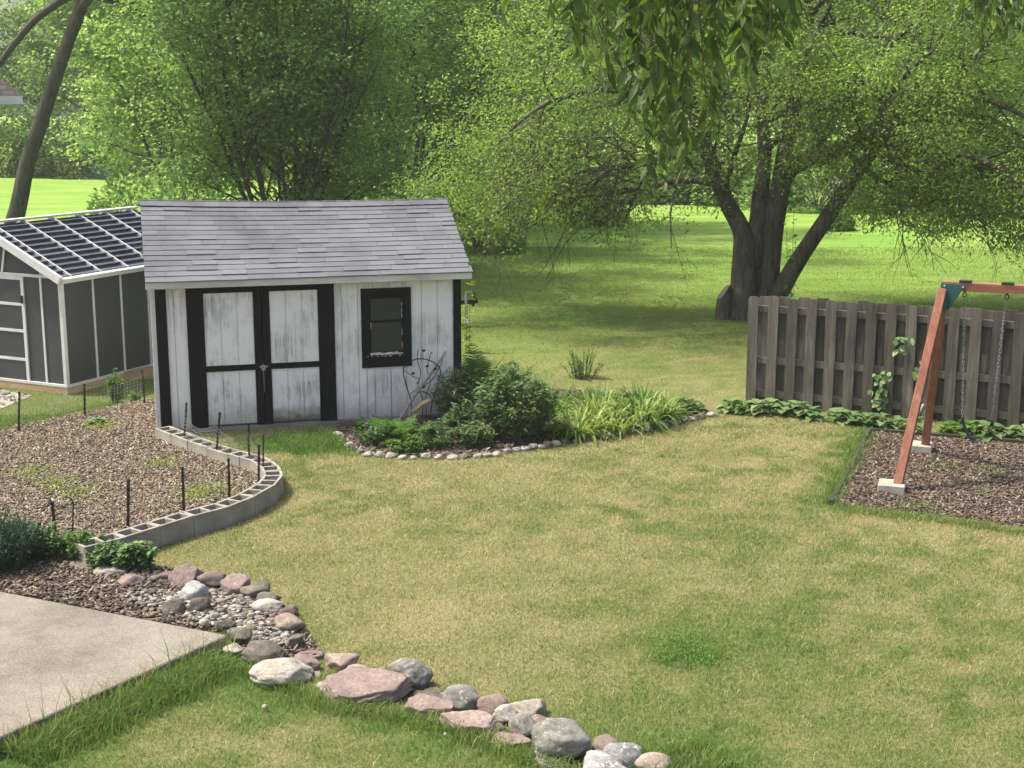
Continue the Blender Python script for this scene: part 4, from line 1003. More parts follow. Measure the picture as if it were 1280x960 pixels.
tones = [('pale','st_pale'),('cream','st_pale'),('grey','st_grey'),('tan','st_tan'),('pale grey','st_lichen')]
NB = len(BORDER_PX)
def nth(i): return (ORD+['twenty first'])[i]
for i, (px, py) in enumerate(BORDER_PX):
    c = gp(px, py+1); s = mpp(c.y); wpx = random.uniform(10.5, 16.5)
    tn, mt = tones[(i*7+i//3) % 5] if i not in (6,7,8,9,10) else tones[i % 2]
    if i in (12, 21): tn, mt = 'dark brown', ('st_dark' if i == 12 else 'st_mauve')
    Wd = wpx*s; o = link('edging_stone', rock_mesh(100+i, Wd, Wd*.8, Wd*random.uniform(.5,.68), 'round'), M[mt], None, True)
    o.location = (c.x, c.y, -.015); o.rotation_euler = (random.uniform(-.15,.15), random.uniform(-.15,.15), random.uniform(-.5,.5))
    if i < 20: lab = 'rounded %s edging stone, %s along the flower bed from the shed doors' % (tn, nth(i))
    else: lab = 'rounded %s edging stone, %s along the flower bed from its fence end' % (tn, nth(NB-1-i))
    tag(o, lab, 'edging stone', 'stones edging the flower bed')

# white puffballs in the grass
for (px, py, lab, r) in ((331,889,'small white puffball in the grass below the patio corner',.018),(557,922,'small white puffball in the grass below the long pink slab',.013)):
    c = gp(px, py); b = MB(); b.lathe([(r*.3,0),(r*.35,r*.8),(r*.9,r*1.0),(r*1.05,r*1.6),(r*.85,r*2.3),(r*.4,r*2.6)], (0,0,0), 12)
    o = b.build('puffball', M['footing'], None, smooth=True); o.location = c; tag(o, lab, 'mushroom')

# ================================================================ PLANTS
def rdir(r, n, up=0.0, spread=1.0):
    d = r.normal(0, spread, (n, 3)); d[:,2] += up; return norm(d)
OV = [.05,.75,1.0,.7,.02]; LANCE = [.15,.8,1.0,.6,.02]; STRAP = [.75,1.0,.95,.8,.5,.05]
UPV = np.array([[0,0,1.0]])

def stemmed_bush(name, loc, w, h, nst, leaf, m, label, cat='shrub', seed=1, nl=26, flop=.35, group=None, depth=.8, stem_m='twig', prof=LANCE):
    """many upright leafy stems from one base"""
    r = np.random.default_rng(seed); R = empty(name, loc, 0, label, cat, group); st = MB(); P = []; D = []; S = []
    for i in range(nst):
        a = r.uniform(0, 2*PI); q = math.sqrt(r.random()); b = Vector((q*w*.22*math.cos(a), q*w*.22*depth*math.sin(a), 0)); 
        hh = h*(1-.42*q*q)*r.uniform(.75,1.06); e = Vector((q*w*.5*math.cos(a)*r.uniform(.7,1.1), q*w*.5*depth*math.sin(a)*r.uniform(.7,1.1), hh))
        mid = b.lerp(e, .5)+Vector((0,0,hh*.12)); pts = [b, mid, e]; st.tube(pts, [.006,.004,.002], 4)
        t = r.random(nl)**.7
        for u in t:
            p = b*(1-u)**2+mid*2*u*(1-u)+e*u*u; P.append(p[:])
        aa = r.uniform(0, 2*PI, nl); D.append(np.stack([np.cos(aa), np.sin(aa), r.uniform(-.2,.7,nl)], 1)); S.append(r.uniform(.65,1.15,nl)*(1-.3*t))
    P = np.array(P); D = np.concatenate(D); S = np.concatenate(S)
    V = strips(P, D, UPV+r.normal(0,.25,(len(P),3)), S*leaf[0], S*leaf[1], prof, r.uniform(.1,flop+.1,len(P)), .2, np.clip(r.normal(.5,.25,len(P)),0,1))
    part(st, 'stems', M[stem_m], R); leaves('foliage', V, m, R)
    return R

def strap_plant(name, loc, w, h, n, m, label, seed, cat='plant', group=None, lw=.026, tone=(.5,.28)):
    r = np.random.default_rng(seed); o_loc = Vector(loc)
    a = r.uniform(0, 2*PI, n); q = np.sqrt(r.random(n)); B = np.stack([q*w*.22*np.cos(a), q*w*.18*np.sin(a), np.zeros(n)], 1)
    el = r.uniform(.75,1.4,n); a2 = a+r.normal(0,.4,n)
    D = np.stack([np.cos(a2)*np.cos(el), np.sin(a2)*np.cos(el), np.sin(el)], 1); L = h*r.uniform(.8,1.5,n)
    V = strips(B, D, np.cross(D, np.stack([-np.sin(a2), np.cos(a2), 0*a2], 1)), L, lw*r.uniform(.7,1.25,n), [.7,1,.95,.85,.7,.5,.05], r.uniform(.35,1.05,n), .25, np.clip(r.normal(*tone,n),0,1))
    o = leaves(name, V, m, None); o.location = loc; return tag(o, label, cat, group)

def fern(name, loc, w, h, n, m, label, seed, group=None):
    r = np.random.default_rng(seed); parts = []; st = MB(); R = empty(name, loc, 0, label, 'fern', group)
    for i in range(n):
        a = r.uniform(0, 2*PI); el = r.uniform(.65,1.35); L = h*r.uniform(.85,1.3); d = Vector((math.cos(a)*math.cos(el), math.sin(a)*math.cos(el), math.sin(el))); dr = r.uniform(.25,.6)
        ts = np.linspace(.12, 1, 17); P = np.array([(d*L*t+Vector((0,0,-dr*L*t*t)))[:] for t in ts]); tang = norm(np.gradient(P, axis=0))
        side = norm(np.cross(tang, UPV)); 
        for sg in (-1, 1):
            wd = w*.15*np.sin(np.clip(ts*1.15,0,1)*PI)**.7+.01
            parts.append(strips(P, side*sg+tang*.45, np.cross(side, tang), wd, wd*.15, [.5,1,.6,.05], .15, .1, np.clip(r.normal(.5,.2)+r.normal(0,.12,len(P)),0,1)))
        st.tube([Vector(p) for p in P[::4]], [.004,.003,.003,.002,.001][:len(P[::4])], 3)
    part(st, 'stems', m, R); leaves('fronds', parts, m, R); return R

def hosta(loc, w, h, n, label, seed, m='leaf_hosta', group='hostas along the fence', name='hosta_plant'):
    r = np.random.default_rng(seed); a = np.linspace(0, 2*PI*3.2, n)+r.normal(0,.25,n); q = np.linspace(.2, 1, n)
    B = np.stack([np.cos(a)*q*w*.2, np.sin(a)*q*w*.2, h*(.95-.75*q)], 1)
    el = .55-.45*q+r.normal(0,.12,n); D = np.stack([np.cos(a)*np.cos(el), np.sin(a)*np.cos(el), np.sin(el)], 1)
    nn = UPV+r.normal(0,.12,(n,3)); L = w*.36*r.uniform(.8,1.15,n)
    R = empty(name, loc, 0, label, 'hosta', group)
    leaves('foliage', strips(B, D, nn, L, L*.72, [.12,.78,1.0,.88,.5,.03], r.uniform(.2,.5,n), .22, np.clip(r.normal(.5,.27,n),0,1)), M[m], R, True)
    st = MB()
    for b in B: st.tube([(b[0]*.15,b[1]*.15,0),(b[0]*.6,b[1]*.6,b[2]*.7),tuple(b)], .004, 4)
    part(st, 'stems', M[m], R); return R

def shed_pt(u, v, z=0): return SHED_O+SU*u+SV*v+Vector((0,0,z))
# flower bed, left to right
fern('fern', gp(450,540), .4, .30, 12, M['leaf_bush'], 'low feathery plant against the shed wall right of the doors', 41)
stemmed_bush('weedy_plant', gp(470,556), .62, .30, 34, (.085,.028), M['leaf_bush'], 'low dark leafy plant just right of the shed doors', 'plant', 42)
fern('fern', gp(500,556), .7, .62, 34, M['leaf_fern'], 'bright green fern under the iron trellis', 43)
stemmed_bush('weedy_plant', gp(512,566), .5, .22, 26, (.08,.03), M['leaf_fern'], 'bright leafy clump in front of the fern under the trellis', 'plant', 44)
stemmed_bush('weedy_plant', gp(548,560), .62, .34, 40, (.075,.026), M['leaf_bush'], 'low leafy plant between the fern and the big dark bush', 'plant', 45)
stemmed_bush('weedy_plant', gp(575,545), .6, .42, 40, (.08,.028), M['leaf_bush'], 'leafy plant in the gap behind the border stones, below the shed corner trim', 'plant', 46)
stemmed_bush('leafy_shrub', gp(572,528), .75, .80, 60, (.105,.032), M['leaf_bush'], 'dark green shrub pressed against the right corner of the shed', 'shrub', 47)
stemmed_bush('leafy_shrub', gp(645,551), 1.25, .92, 140, (.12,.036), M['leaf_bush'], 'big dark lance leaved bush in the middle of the flower bed', 'shrub', 48, 30)
stemmed_bush('weedy_plant', gp(528,556), .6, .30, 44, (.075,.026), M['leaf_fern'], 'bright low weeds between fern and dark bush, nearest the shed wall', 'plant', 142)
stemmed_bush('weedy_plant', gp(592,560), .55, .34, 40, (.085,.03), M['leaf_bush'], 'low plant at the left foot of the big dark bush', 'plant', 143)
stemmed_bush('weedy_plant', gp(700,552), .5, .26, 36, (.07,.024), M['leaf_fern'], 'low green plant between the big dark bush and the first yellow daylily', 'plant', 144)
strap_plant('daylily_plant', gp(745,512), 1.0, .5, 170, M['leaf_fern'], 'green daylily clump at the back of the bed toward the lawn', 145, group='daylilies in the flower bed')
strap_plant('daylily_plant', gp(800,508), .9, .45, 150, M['leaf_fern'], 'green daylily clump at the back right of the bed', 146, group='daylilies in the flower bed')
fern('fern', gp(640,500), .8, .7, 26, M['leaf_fern'], 'shorter yellow green ferns behind the big dark bush', 147)
fern('fern', gp(600,500), 1.1, 1.0, 40, M['leaf_fern'], 'tall yellow green ferns standing behind the shed corner shrub', 49)
strap_plant('iris_plant', gp(660,506), .4, .55, 26, M['leaf_fern'], 'upright iris leaves behind the big dark bush', 50, lw=.03)
strap_plant('daylily_plant', gp(694,518), .8, .52, 150, M['leaf_fern'], 'green daylily clump behind and right of the dark bush', 51, group='daylilies in the flower bed')
strap_plant('daylily_plant', gp(720,546), 1.0, .52, 240, M['leaf_lily'], 'yellow green daylily clump next to the big dark bush', 52, group='daylilies in the flower bed')
strap_plant('daylily_plant', gp(748,530), 1.05, .62, 280, M['leaf_lily'], 'yellow daylily clump in the middle of the daylilies', 53, group='daylilies in the flower bed', tone=(.65,.25))
strap_plant('daylily_plant', gp(768,541), .7, .52, 130, M['leaf_lily'], 'cream striped daylily clump nearest the border stones', 54, group='daylilies in the flower bed', tone=(.75,.25))
strap_plant('daylily_plant', gp(800,531), 1.25, .62, 300, M['leaf_lily'], 'largest arching daylily clump, right of the striped one', 55, group='daylilies in the flower bed', tone=(.45,.3))
strap_plant('daylily_plant', gp(832,523), .8, .46, 140, M['leaf_lily'], 'daylily clump at the right end of the daylilies', 56, group='daylilies in the flower bed', tone=(.35,.25))
stemmed_bush('weedy_plant', gp(858,518), .5, .22, 40, (.10,.045), M['leaf_bush'], 'low dark green plant past the last daylily', 'plant', 57)
# little bush on the lawn
stemmed_bush('lawn_sapling', gp(728,472), .75, .48, 34, (.06,.032), M['leaf_fern'], 'small lone bush growing on the lawn behind the flower bed', 'shrub', 58, 16, prof=OV)
# hostas along the fence
hp = [(912,515),(930,517),(948,519),(963,516),(980,519),(998,521),(1014,524),(1046,528),(1064,530),(1082,533),(1101,536),(1120,538),(1142,541),(1188,543),(1212,545),(1236,548),(1258,549),(1280,551)]
for i, (px, py) in enumerate(hp):
    c = gp(px, py); w = random.uniform(.36,.5)
    lab = 'hosta clump, %s from the %s end of the row at the fence foot' % (nth(i) if i < 9 else nth(len(hp)-1-i), 'left' if i < 9 else 'right')
    hosta(c, w, random.uniform(.14,.22), 20, lab, 60+i, 'leaf_fern' if i in (1, 13, 14) else 'leaf_hosta')
# vines on the fence
def vine(u, z0, z1, n, label, seed):
    r = np.random.default_rng(seed); b = FA+FD*u+Vector((0,0,0)); nrmv = Vector((FD.y,-FD.x,0)); R = empty('climbing_vine', b, math.atan2(FD.y,FD.x), label, 'vine')
    st = MB(); st.tube([(.0,-.055,0),(.02,-.058,(z0)*.6),(-.01,-.06,z0),(.03,-.062,(z0+z1)/2),(0,-.06,z1)], .004, 4); part(st, 'stems', M['twig'], R)
    zz = r.uniform(z0, z1, n); P = np.stack([r.normal(0,.055,n), -.06-r.random(n)*.05, zz], 1); D = np.stack([r.normal(0,.6,n), -.4-.3*r.random(n), -.5+r.normal(0,.3,n)], 1)
    nn = np.stack([r.normal(0,.3,n), -np.ones(n), .8+0*zz], 1)
    leaves('foliage', strips(P, D, nn, r.uniform(.06,.11,n), r.uniform(.05,.085,n), OV, .2, .15), M['leaf_hosta'], R)
vine(1.752, .16, .60, 34, 'longest climbing vine low on the fence, left of the swing leg', 81)
vine(2.0, .86, 1.06, 12, 'small leafy vine sprig high on the fence', 82)
vine(2.2, .56, .80, 14, 'leafy vine sprig on the fence just left of the swing leg', 83)
# blue green shrub and weeds by the garden bed
def conifer(loc, w, h, label, seed):
    r = np.random.default_rng(seed); R = empty('juniper_shrub', loc, 0, label, 'shrub'); st = MB(); P = []; D = []
    for i in range(46):
        a = r.uniform(0, 2*PI); q = math.sqrt(r.random()); hh = h*(1-.5*q)*r.uniform(.7,1.1); e = Vector((q*w*.5*math.cos(a), q*w*.5*math.sin(a), hh)); st.tube([(e.x*.3,e.y*.3,0),(e.x*.8,e.y*.8,hh*.5),tuple(e)], [.01,.006,.002], 4)
        n = 120; t = .25+.75*r.random(n); p = np.stack([e.x*(.3+.7*t), e.y*(.3+.7*t), hh*t], 1)+r.normal(0,.03,(n,3)); P.append(p)
        d = p*np.array([1,1,0])*.8; d = norm(d+r.normal(0,.4,(n,3)))+np.array([0,0,.7]); D.append(d)
    P = np.concatenate(P); D = np.concatenate(D); n = len(P)
    leaves('foliage', strips(P, D, r.normal(0,1,(n,3)), r.uniform(.03,.07,n), r.uniform(.008,.014,n), [.8,1,.1], 0., .2), M['leaf_juniper'], R); part(st, 'stems', M['twig'], R)
conifer(gp(8,714), .62, .62, 'blue green feathery shrub at the left edge beside the mulch', 84)
conifer(gp(40,702), .36, .34, 'shorter blue green shrub just right of the taller one at the left edge', 85)
stemmed_bush('weedy_plant', gp(64,700), .5, .34, 46, (.06,.03), M['leaf_bush'], 'leafy weed at the foot of the bent stake', 'plant', 86, prof=OV)
stemmed_bush('weedy_plant', gp(102,702), .5, .30, 46, (.065,.028), M['leaf_fern'], 'bright leafy weed left of the first wall block', 'plant', 87, prof=OV)
stemmed_bush('weedy_plant', gp(138,712), .46, .28, 40, (.065,.034), M['leaf_bush'], 'leafy weed before the near end of the block wall', 'plant', 88, prof=OV)
stemmed_bush('weedy_plant', gp(172,714), .42, .30, 34, (.10,.05), M['leaf_hosta'], 'broad leaved weed nearest the upright mauve slab', 'plant', 89, prof=OV)
stemmed_bush('weedy_plant', gp(145,505), .32, .5, 20, (.09,.03), M['leaf_fern'], 'tall yellow green weed beside the charcoal shed base', 'plant', 90)
stemmed_bush('weedy_plant', gp(170,507), .26, .22, 14, (.07,.03), M['leaf_fern'], 'low weed between the two sheds', 'plant', 91)
# ground weeds on the garden mulch (uncountable)
def weedpatch(name, cen, rad, n, z, m, label, seed, s=(.02,.04)):
    r = np.random.default_rng(seed); P = []
    for (px, py), q in zip(cen, rad):
        c = gp(px, py, z); P.append(np.stack([c.x+r.normal(0,q,n), c.y+r.normal(0,q*1.1,n), np.full(n, z+.01)+.03*r.random(n)], 1))
    P = np.concatenate(P); k = len(P); D = rdir(r, k, .3)
    return tag(leaves(name, strips(P, D, UPV+r.normal(0,.3,(k,3)), r.uniform(*s,k), r.uniform(*s,k)*.5, OV, .3, .1), m, None), label, 'weeds', kind='stuff')
weedpatch('weeds', [(95,617),(70,605),(262,612),(125,533),(245,620),(200,580),(40,590)], [.18,.13,.16,.12,.1,.12,.15], 380, .085, M['leaf_yellow'], 'yellow green weeds creeping over the garden bed mulch', 92, (.012,.03))
weedpatch('clover_patch', [(862,812),(880,822),(845,806),(835,825)], [.10,.08,.09,.07], 420, .012, M['leaf_fern'], 'bright green clover patch in the middle of the near lawn', 193, (.012,.026))
weedpatch('clover_patch', [(560,690),(980,690),(1010,700),(760,690),(1130,735),(905,760),(640,800),(1180,850),(470,770)], [.12]*9, 50, .012, M['leaf_fern'], 'scattered small weeds in the near lawn', 194, (.010,.022))
weedpatch('weeds', [(1180,585),(1210,610),(1240,590),(1130,632),(1160,636)], [.12,.16,.12,.1,.1], 160, .02, M['leaf_fern'], 'sparse weeds in the swing set mulch', 93, (.012,.028))
stemmed_bush('rhubarb_plant', gp(124,531,.075), .3, .08, 8, (.13,.09), M['leaf_hosta'], 'flat broad leaved plant lying at the far edge of the garden bed', 'plant', 94, 3, prof=OV)
# sticks lying on the mulch
for a, c, lab in (((78,659),(104,661),'dark crooked stick lying on the mulch beside the thin wire stake'),((36,612),(50,615),'short dark stick on the garden mulch near the left edge')):
    A = gp(*a, .095); C = gp(*c, .095); b = MB(); m_ = A.lerp(C,.5)+Vector((0,0,.004)); b.tube([A, m_, C, C+Vector((.04,.05,.02))], [.012,.014,.012,.006], 6); tag(b.build('fallen_stick', M['deadwood'], None), lab, 'stick')

# ================================================================ TRELLIS AND STICK AT THE SHED
def build_trellis():
    R = empty('iron_trellis', shed_pt(3.14,-.14), SHED_T, 'rusty wrought iron vine trellis leaning on the shed wall', 'trellis')
    def P(u, z, o=0): return (u-3.14, .02*z+.02+o, z)
    def curve(pts, rad, nm):
        b = MB(); q = [Vector(P(*p)) for p in pts]; out = []
        for i in range(len(q)-1):
            p0, p1, p2, p3 = q[max(i-1,0)], q[i], q[i+1], q[min(i+2,len(q)-1)]
            for t in np.linspace(0,1,6)[:-1]:
                out.append(.5*((2*p1)+(p2-p0)*t+(2*p0-5*p1+4*p2-p3)*t*t+(3*p1-p0-3*p2+p3)*t**3))
        out.append(q[-1]); b.tube(out, rad, 6); part(b, nm, M['rust'], R)
    curve([(3.03,0),(3.03,.25),(2.98,.45),(2.94,.62),(2.96,.72),(3.08,.79),(3.22,.79),(3.36,.72),(3.41,.62),(3.36,.42),(3.30,.25),(3.27,0)], .007, 'frame')
    curve([(3.16,0),(3.18,.25),(3.12,.45),(3.16,.62),(3.12,.78),(3.13,.92)], .005, 'vine_rod')
    curve([(3.23,0),(3.22,.3),(3.28,.5),(3.24,.66),(3.28,.82),(3.30,.88)], .005, 'vine_rod')
    curve([(3.02,.36),(3.12,.42),(3.20,.46),(3.30,.52),(3.36,.62),(3.42,.72),(3.44,.80)], .005, 'vine_rod')
    curve([(3.04,.28),(3.10,.36),(3.18,.38),(3.27,.33),(3.30,.26)], .006, 'cross_rod')
    curve([(2.95,.66),(3.06,.58),(3.14,.54),(3.10,.48)], .005, 'vine_rod')
    for u, z in ((3.20,.90),(3.06,.62),(3.34,.66),(3.19,.44),(3.24,.70)):
        b = MB(); p = Vector(P(u, z, -.01)); b.add([p+Vector((-.028,0,0)), p+Vector((0,-.006,.022)), p+Vector((.028,0,.006)), p+Vector((0,-.006,-.02)), p+Vector((0,.006,0))], [(0,1,4),(1,2,4),(2,3,4),(3,0,4),(0,3,2,1)]); part(b, 'iron_leaf', M['rust'], R)
    b = MB(); A = shed_pt(2.80,-.30,.02); C = shed_pt(3.50,-.02,.86); b.tube([A, A.lerp(C,.4)+Vector((0,0,.02)), A.lerp(C,.75)-Vector((0,0,.01)), C], [.02,.018,.015,.010], 7)
    tag(b.build('garden_pole', M['deadwood'], None), 'old grey wooden pole leaning across the iron trellis', 'pole')
    b = MB(); b.tube([shed_pt(3.02,-.2,.14), shed_pt(3.12,-.2,.22), shed_pt(3.26,-.17,.28)], [.03,.035,.03], 8)
    tag(b.build('wood_piece', M['plinth'], None), 'short brown piece of wood behind the fern at the trellis', 'wood')
    b = MB(); b.tube([shed_pt(2.52,-.2,.13), shed_pt(2.72,-.22,.07), shed_pt(2.86,-.2,.03)], [.016,.018,.015], 6)
    tag(b.build('wood_piece', M['deadwood'], None), 'dark broken stick lying along the shed wall under the window', 'stick')
build_trellis()

# ================================================================ TRAILER TONGUE BEHIND THE SHED, SAPLING
def build_trailer():
    b0 = gp(583, 408); R = empty('utility_trailer', b0, 0, 'trailer tongue with jack stand sticking out behind the shed', 'trailer')
    b = MB(); b.bar((-1.1,.0,.40),(.06,0,.44),.06,.07); b.bar((-1.1,.5,.40),(-.1,.03,.42),.06,.06); part(b, 'tongue', M['black_plastic'], R)
    b = MB(); b.bar((.06,0,.44),(.2,0,.47),.07,.09); b.bar((.14,0,.47),(.15,0,.62),.03,.03); b.bar((.12,0,.36),(.13,0,.44),.04,.05); part(b, 'coupler', M['black_plastic'], R)
    b = MB(); b.tube([(0,-.05,.10),(0,-.05,.62)], .026, 8); b.bar((0,-.05,.62),(.10,-.05,.63),.02,.02); part(b, 'jack', M['steel'], R)
    b = MB(); b.tube([(-.02,-.05,.075),(.03,-.05,.075)], .075, 12); b.bar((.0,-.05,.06),(.0,-.05,.13),.09,.05); part(b, 'jack_wheel', M['bolt'], R)
    b = MB(); b.box(-4.2,-1.1,-.7,1.1,.42,.50); b.box(-4.2,-1.1,-.72,-.68,.50,.80); b.box(-4.2,-1.1,1.08,1.12,.50,.80); part(b, 'bed', M['black_plastic'], R)
    for y in (-.85, 1.25):
        b = MB(); b.tube([(-2.7,y-.1,.32),(-2.7,y+.1,.32)], .32, 20); w = part(b, 'wheel', M['black_plastic'], R); b = MB(); b.tube([(-2.7,y-.104,.32),(-2.7,y+.104,.32)], .18, 16); part(b, 'rim', M['steel'], w)
build_trailer()
stemmed_bush('young_sapling', Vector((-.70, 22.0, 0)), .2, 1.22, 4, (.15,.065), M['leaf_yellow'], 'yellow green sapling rising above the trailer jack at the shed corner', 'sapling', 95, 16, prof=OV)
# stump against the big tree
def build_stump():
    c = gp(902, 399); s = mpp(c.y); R = empty('tree_stump', c, 0, 'short split stump leaning by the base of the big tree', 'stump'); b = MB(); n = 11; rr = random.Random(3)
    vs = []; fs = []
    for j, (z, q) in enumerate(((0,.14),(.25,.12),(.5,.115))):
        for k in range(n):
            a = 2*PI*k/n; q2 = q*(1+.12*math.sin(3*a+1)); vs.append((q2*math.cos(a)+.01*j, q2*math.sin(a), z+(.14*math.cos(a-.2) if j == 2 else 0)))
    for j in range(2):
        for k in range(n): fs.append((j*n+k, j*n+(k+1) % n, (j+1)*n+(k+1) % n, (j+1)*n+k))
    fs.append(tuple(range(n-1,-1,-1))); b.add(vs, fs); part(b, 'bark', mat_bark('old_stump_bark', (.07,.052,.045), (.19,.15,.135)), R)
    b = MB(); b.add([(v[0]*.99, v[1]*.99, v[2]+.003) for v in vs[2*n:]], [tuple(range(n))]); part(b, 'cut_face', M['deadwood'], R)
build_stump()

# ================================================================ TREES
def grow(T, p, d, L, r, lev, P, rr, tip=.25):
    n = max(3, int(L/P['seg'][lev])+1); pts = [p.copy()]; rad = [r]; d = d.normalized()
    for i in range(1, n+1):
        d = (d+Vector((rr.gauss(0,1), rr.gauss(0,1), rr.gauss(0,1)))*P['wob'][lev]+Vector((0,0,P['trop'][lev]))).normalized()
        p = p+d*(L/n); pts.append(p.copy()); rad.append(r*(1-(1-tip)*i/n))
    T['b'].append((pts, rad, lev))
    branch_out(T, pts, rad, L, lev, P, rr)

def branch_out(T, pts, rad, L, lev, P, rr, t0=None, nch=None):
    n = len(pts)-1
    if lev >= P['lev']:
        for i in range(n+1):
            if i >= n*P.get('leaf0', .35): T['c'].append((pts[i], (pts[min(i+1,n)]-pts[max(i-1,0)]).normalized()))
        return
    nc = nch if nch is not None else P['nch'][lev]; t0 = P['t0'][lev] if t0 is None else t0
    for k in range(nc):
        t = t0+(1-t0)*(k+rr.random())/nc; f = t*n; i = min(int(f), n-1); q = pts[i].lerp(pts[i+1], f-i); dd = (pts[i+1]-pts[i]).normalized()
        az = k*2.4+rr.uniform(-.5,.5); o = dd.orthogonal().normalized(); o = Matrix.Rotation(az, 3, dd) @ o
        an = P['ang'][lev]*rr.uniform(.75,1.25); nd = dd*math.cos(an)+o*math.sin(an); nd.z += P.get('lift', [0]*9)[lev]
        ll = L*P['lr'][lev]*(1-P.get('taper', .45)*t)*rr.uniform(.75,1.2)
        grow(T, q, nd, max(ll, .25), max(rad[i]*P['rr'][lev], .004), lev+1, P, rr)

def tubes_np(branches, minr, sides=lambda r: 8 if r > .1 else (5 if r > .03 else 3)):
    b = MB()
    for pts, rad, lev in branches:
        if rad[0] < minr: continue
        b.tube(pts, rad, sides(rad[0]))
    return b

def clump_leaves(cl, n, sig, flat, size, asp, r, droop=.3, tone=.0, keep=1.0):
    C = np.array([c[0][:] for c in cl]); A = np.array([c[1][:] for c in cl])
    if keep < 1: k = r.random(len(C)) < keep; C = C[k]; A = A[k]
    m = len(C); off = r.normal(0, 1, (m, n, 3))*np.array([sig, sig, sig*flat])*r.uniform(.6,1.25,(m,1,1))
    P = (C[:,None]+off).reshape(-1, 3); k = len(P)
    D = norm(off.reshape(-1,3)*np.array([1,1,.5])/sig+np.repeat(A,n,0)*.6+r.normal(0,.7,(k,3))+np.array([0,0,-droop]))
    Nn = norm(np.array([0,0,1.0])+off.reshape(-1,3)*.35/sig+r.normal(0,.5,(k,3)))
    tn = np.repeat(r.normal(0,.27,m), n); rn = np.clip(.5+tone+tn+r.normal(0,.2,k), 0, 1)
    s = size*r.uniform(.65,1.25,k)
    return diamonds(P, D, Nn, s, s*asp, rn)

def plant_tree(name, loc, T, lf, m_leaf_, m_bark_, label, cat='tree', group=None, minr=.012, rz=0, sc=1.0):
    R = empty(name, loc, rz, label, cat, group); R.scale = (sc, sc, sc)
    tubes_np(T['b'], minr).build('trunk', m_bark_, R, smooth=True)
    leaves('crown', lf, m_leaf_, R)
    return R

# --- woodland prototypes (12-16 m trees with low crowns)
def proto_wood(seed, H, nlimb, spread, size, nper, sig, low, mleaf, flat=.5, droop=.3):
    rr = random.Random(seed); r = np.random.default_rng(seed); T = {'b': [], 'c': []}
    P = dict(lev=3, seg=[1.0,.8,.5,.4], wob=[.06,.12,.16,.2], trop=[.03,.04,.01,-.03], nch=[nlimb,6,3], t0=[low,.25,.2], ang=[1.05,.8,.8], lr=[spread,.5,.55], rr=[.42,.5,.5], taper=.55, leaf0=.4)
    grow(T, Vector((0,0,-.1)), Vector((rr.uniform(-.06,.06),rr.uniform(-.06,.06),1)), H, H*.017, 0, P, rr, .15)
    lf = clump_leaves(T['c'], nper, sig, flat, size, .68, r, droop)
    return T, lf
PROTO = [proto_wood(301, 13, 20, .42, .20, 34, .52, .10, 'leaf_far'), proto_wood(302, 15, 22, .36, .20, 34, .52, .14, 'leaf_far', .4),
         proto_wood(303, 11, 18, .5, .20, 34, .5, .08, 'leaf_far', .6), proto_wood(304, 16, 34, .33, .21, 34, .5, .2, 'leaf_dark', .45)]
far = [ # x, y, proto, scale, rot
 (-33,78,0,1.0,.3,'leafy woodland tree behind the leaning trunk, leftmost beyond the lawn'),
 (-27,82,1,1.05,1.2,'tall woodland tree second from the left beyond the far lawn'),
 (-22,77,2,1.0,2.2,'broad low woodland tree right of the leaning trunk'),
 (-17,80,0,1.1,3.3,'woodland tree behind the left side of the multi stemmed maple'),
 (-12,72,1,1.0,.9,'tall woodland tree behind the middle of the multi stemmed maple'),
 (-6.5,66,3,1.0,4.1,'dark woodland tree behind the right end of the shed roof'),
 (-2,62,0,1.05,5.0,'green woodland tree between the shed roof and the drooping branches'),
 (3,66,1,1.0,2.7,'tall woodland tree behind the low drooping branches'),
 (8,68,2,1.1,.5,'broad woodland tree seen left of the big forked trunk'),
 (13,64,0,1.0,1.9,'woodland tree seen behind the forked trunk'),
 (18.5,62,1,1.05,3.7,'tall woodland tree right of the forked trunk'),
 (24,64,2,1.1,4.6,'broad woodland tree above the fence'),
 (29,60,0,1.1,.2,'rightmost woodland tree beyond the lawn'),
 (-38,70,3,1.0,1.0,'dark woodland tree beyond the neighbouring house corner'),
]
roots = {}
def wood_tree(pi, mleaf, loc, sc, rz, label, group=None):
    key = (pi, mleaf)
    if key not in roots:
        T, lf = PROTO[pi]; roots[key] = plant_tree('woodland_tree', loc, T, lf, M[mleaf], M['bark_far'], label, group=group, minr=.03, rz=rz, sc=sc); return roots[key]
    c = copy_tree(roots[key]); c.location = loc; c.rotation_euler = (0,0,rz); c.scale = (sc,)*3; c['label'] = label
    return c
for (tx, ty, pi, sc, rz, lab) in far: wood_tree(pi, 'leaf_dark' if pi == 3 else 'leaf_far', (tx, ty, 0), sc, rz, lab, 'trees along the far edge of the lawn')
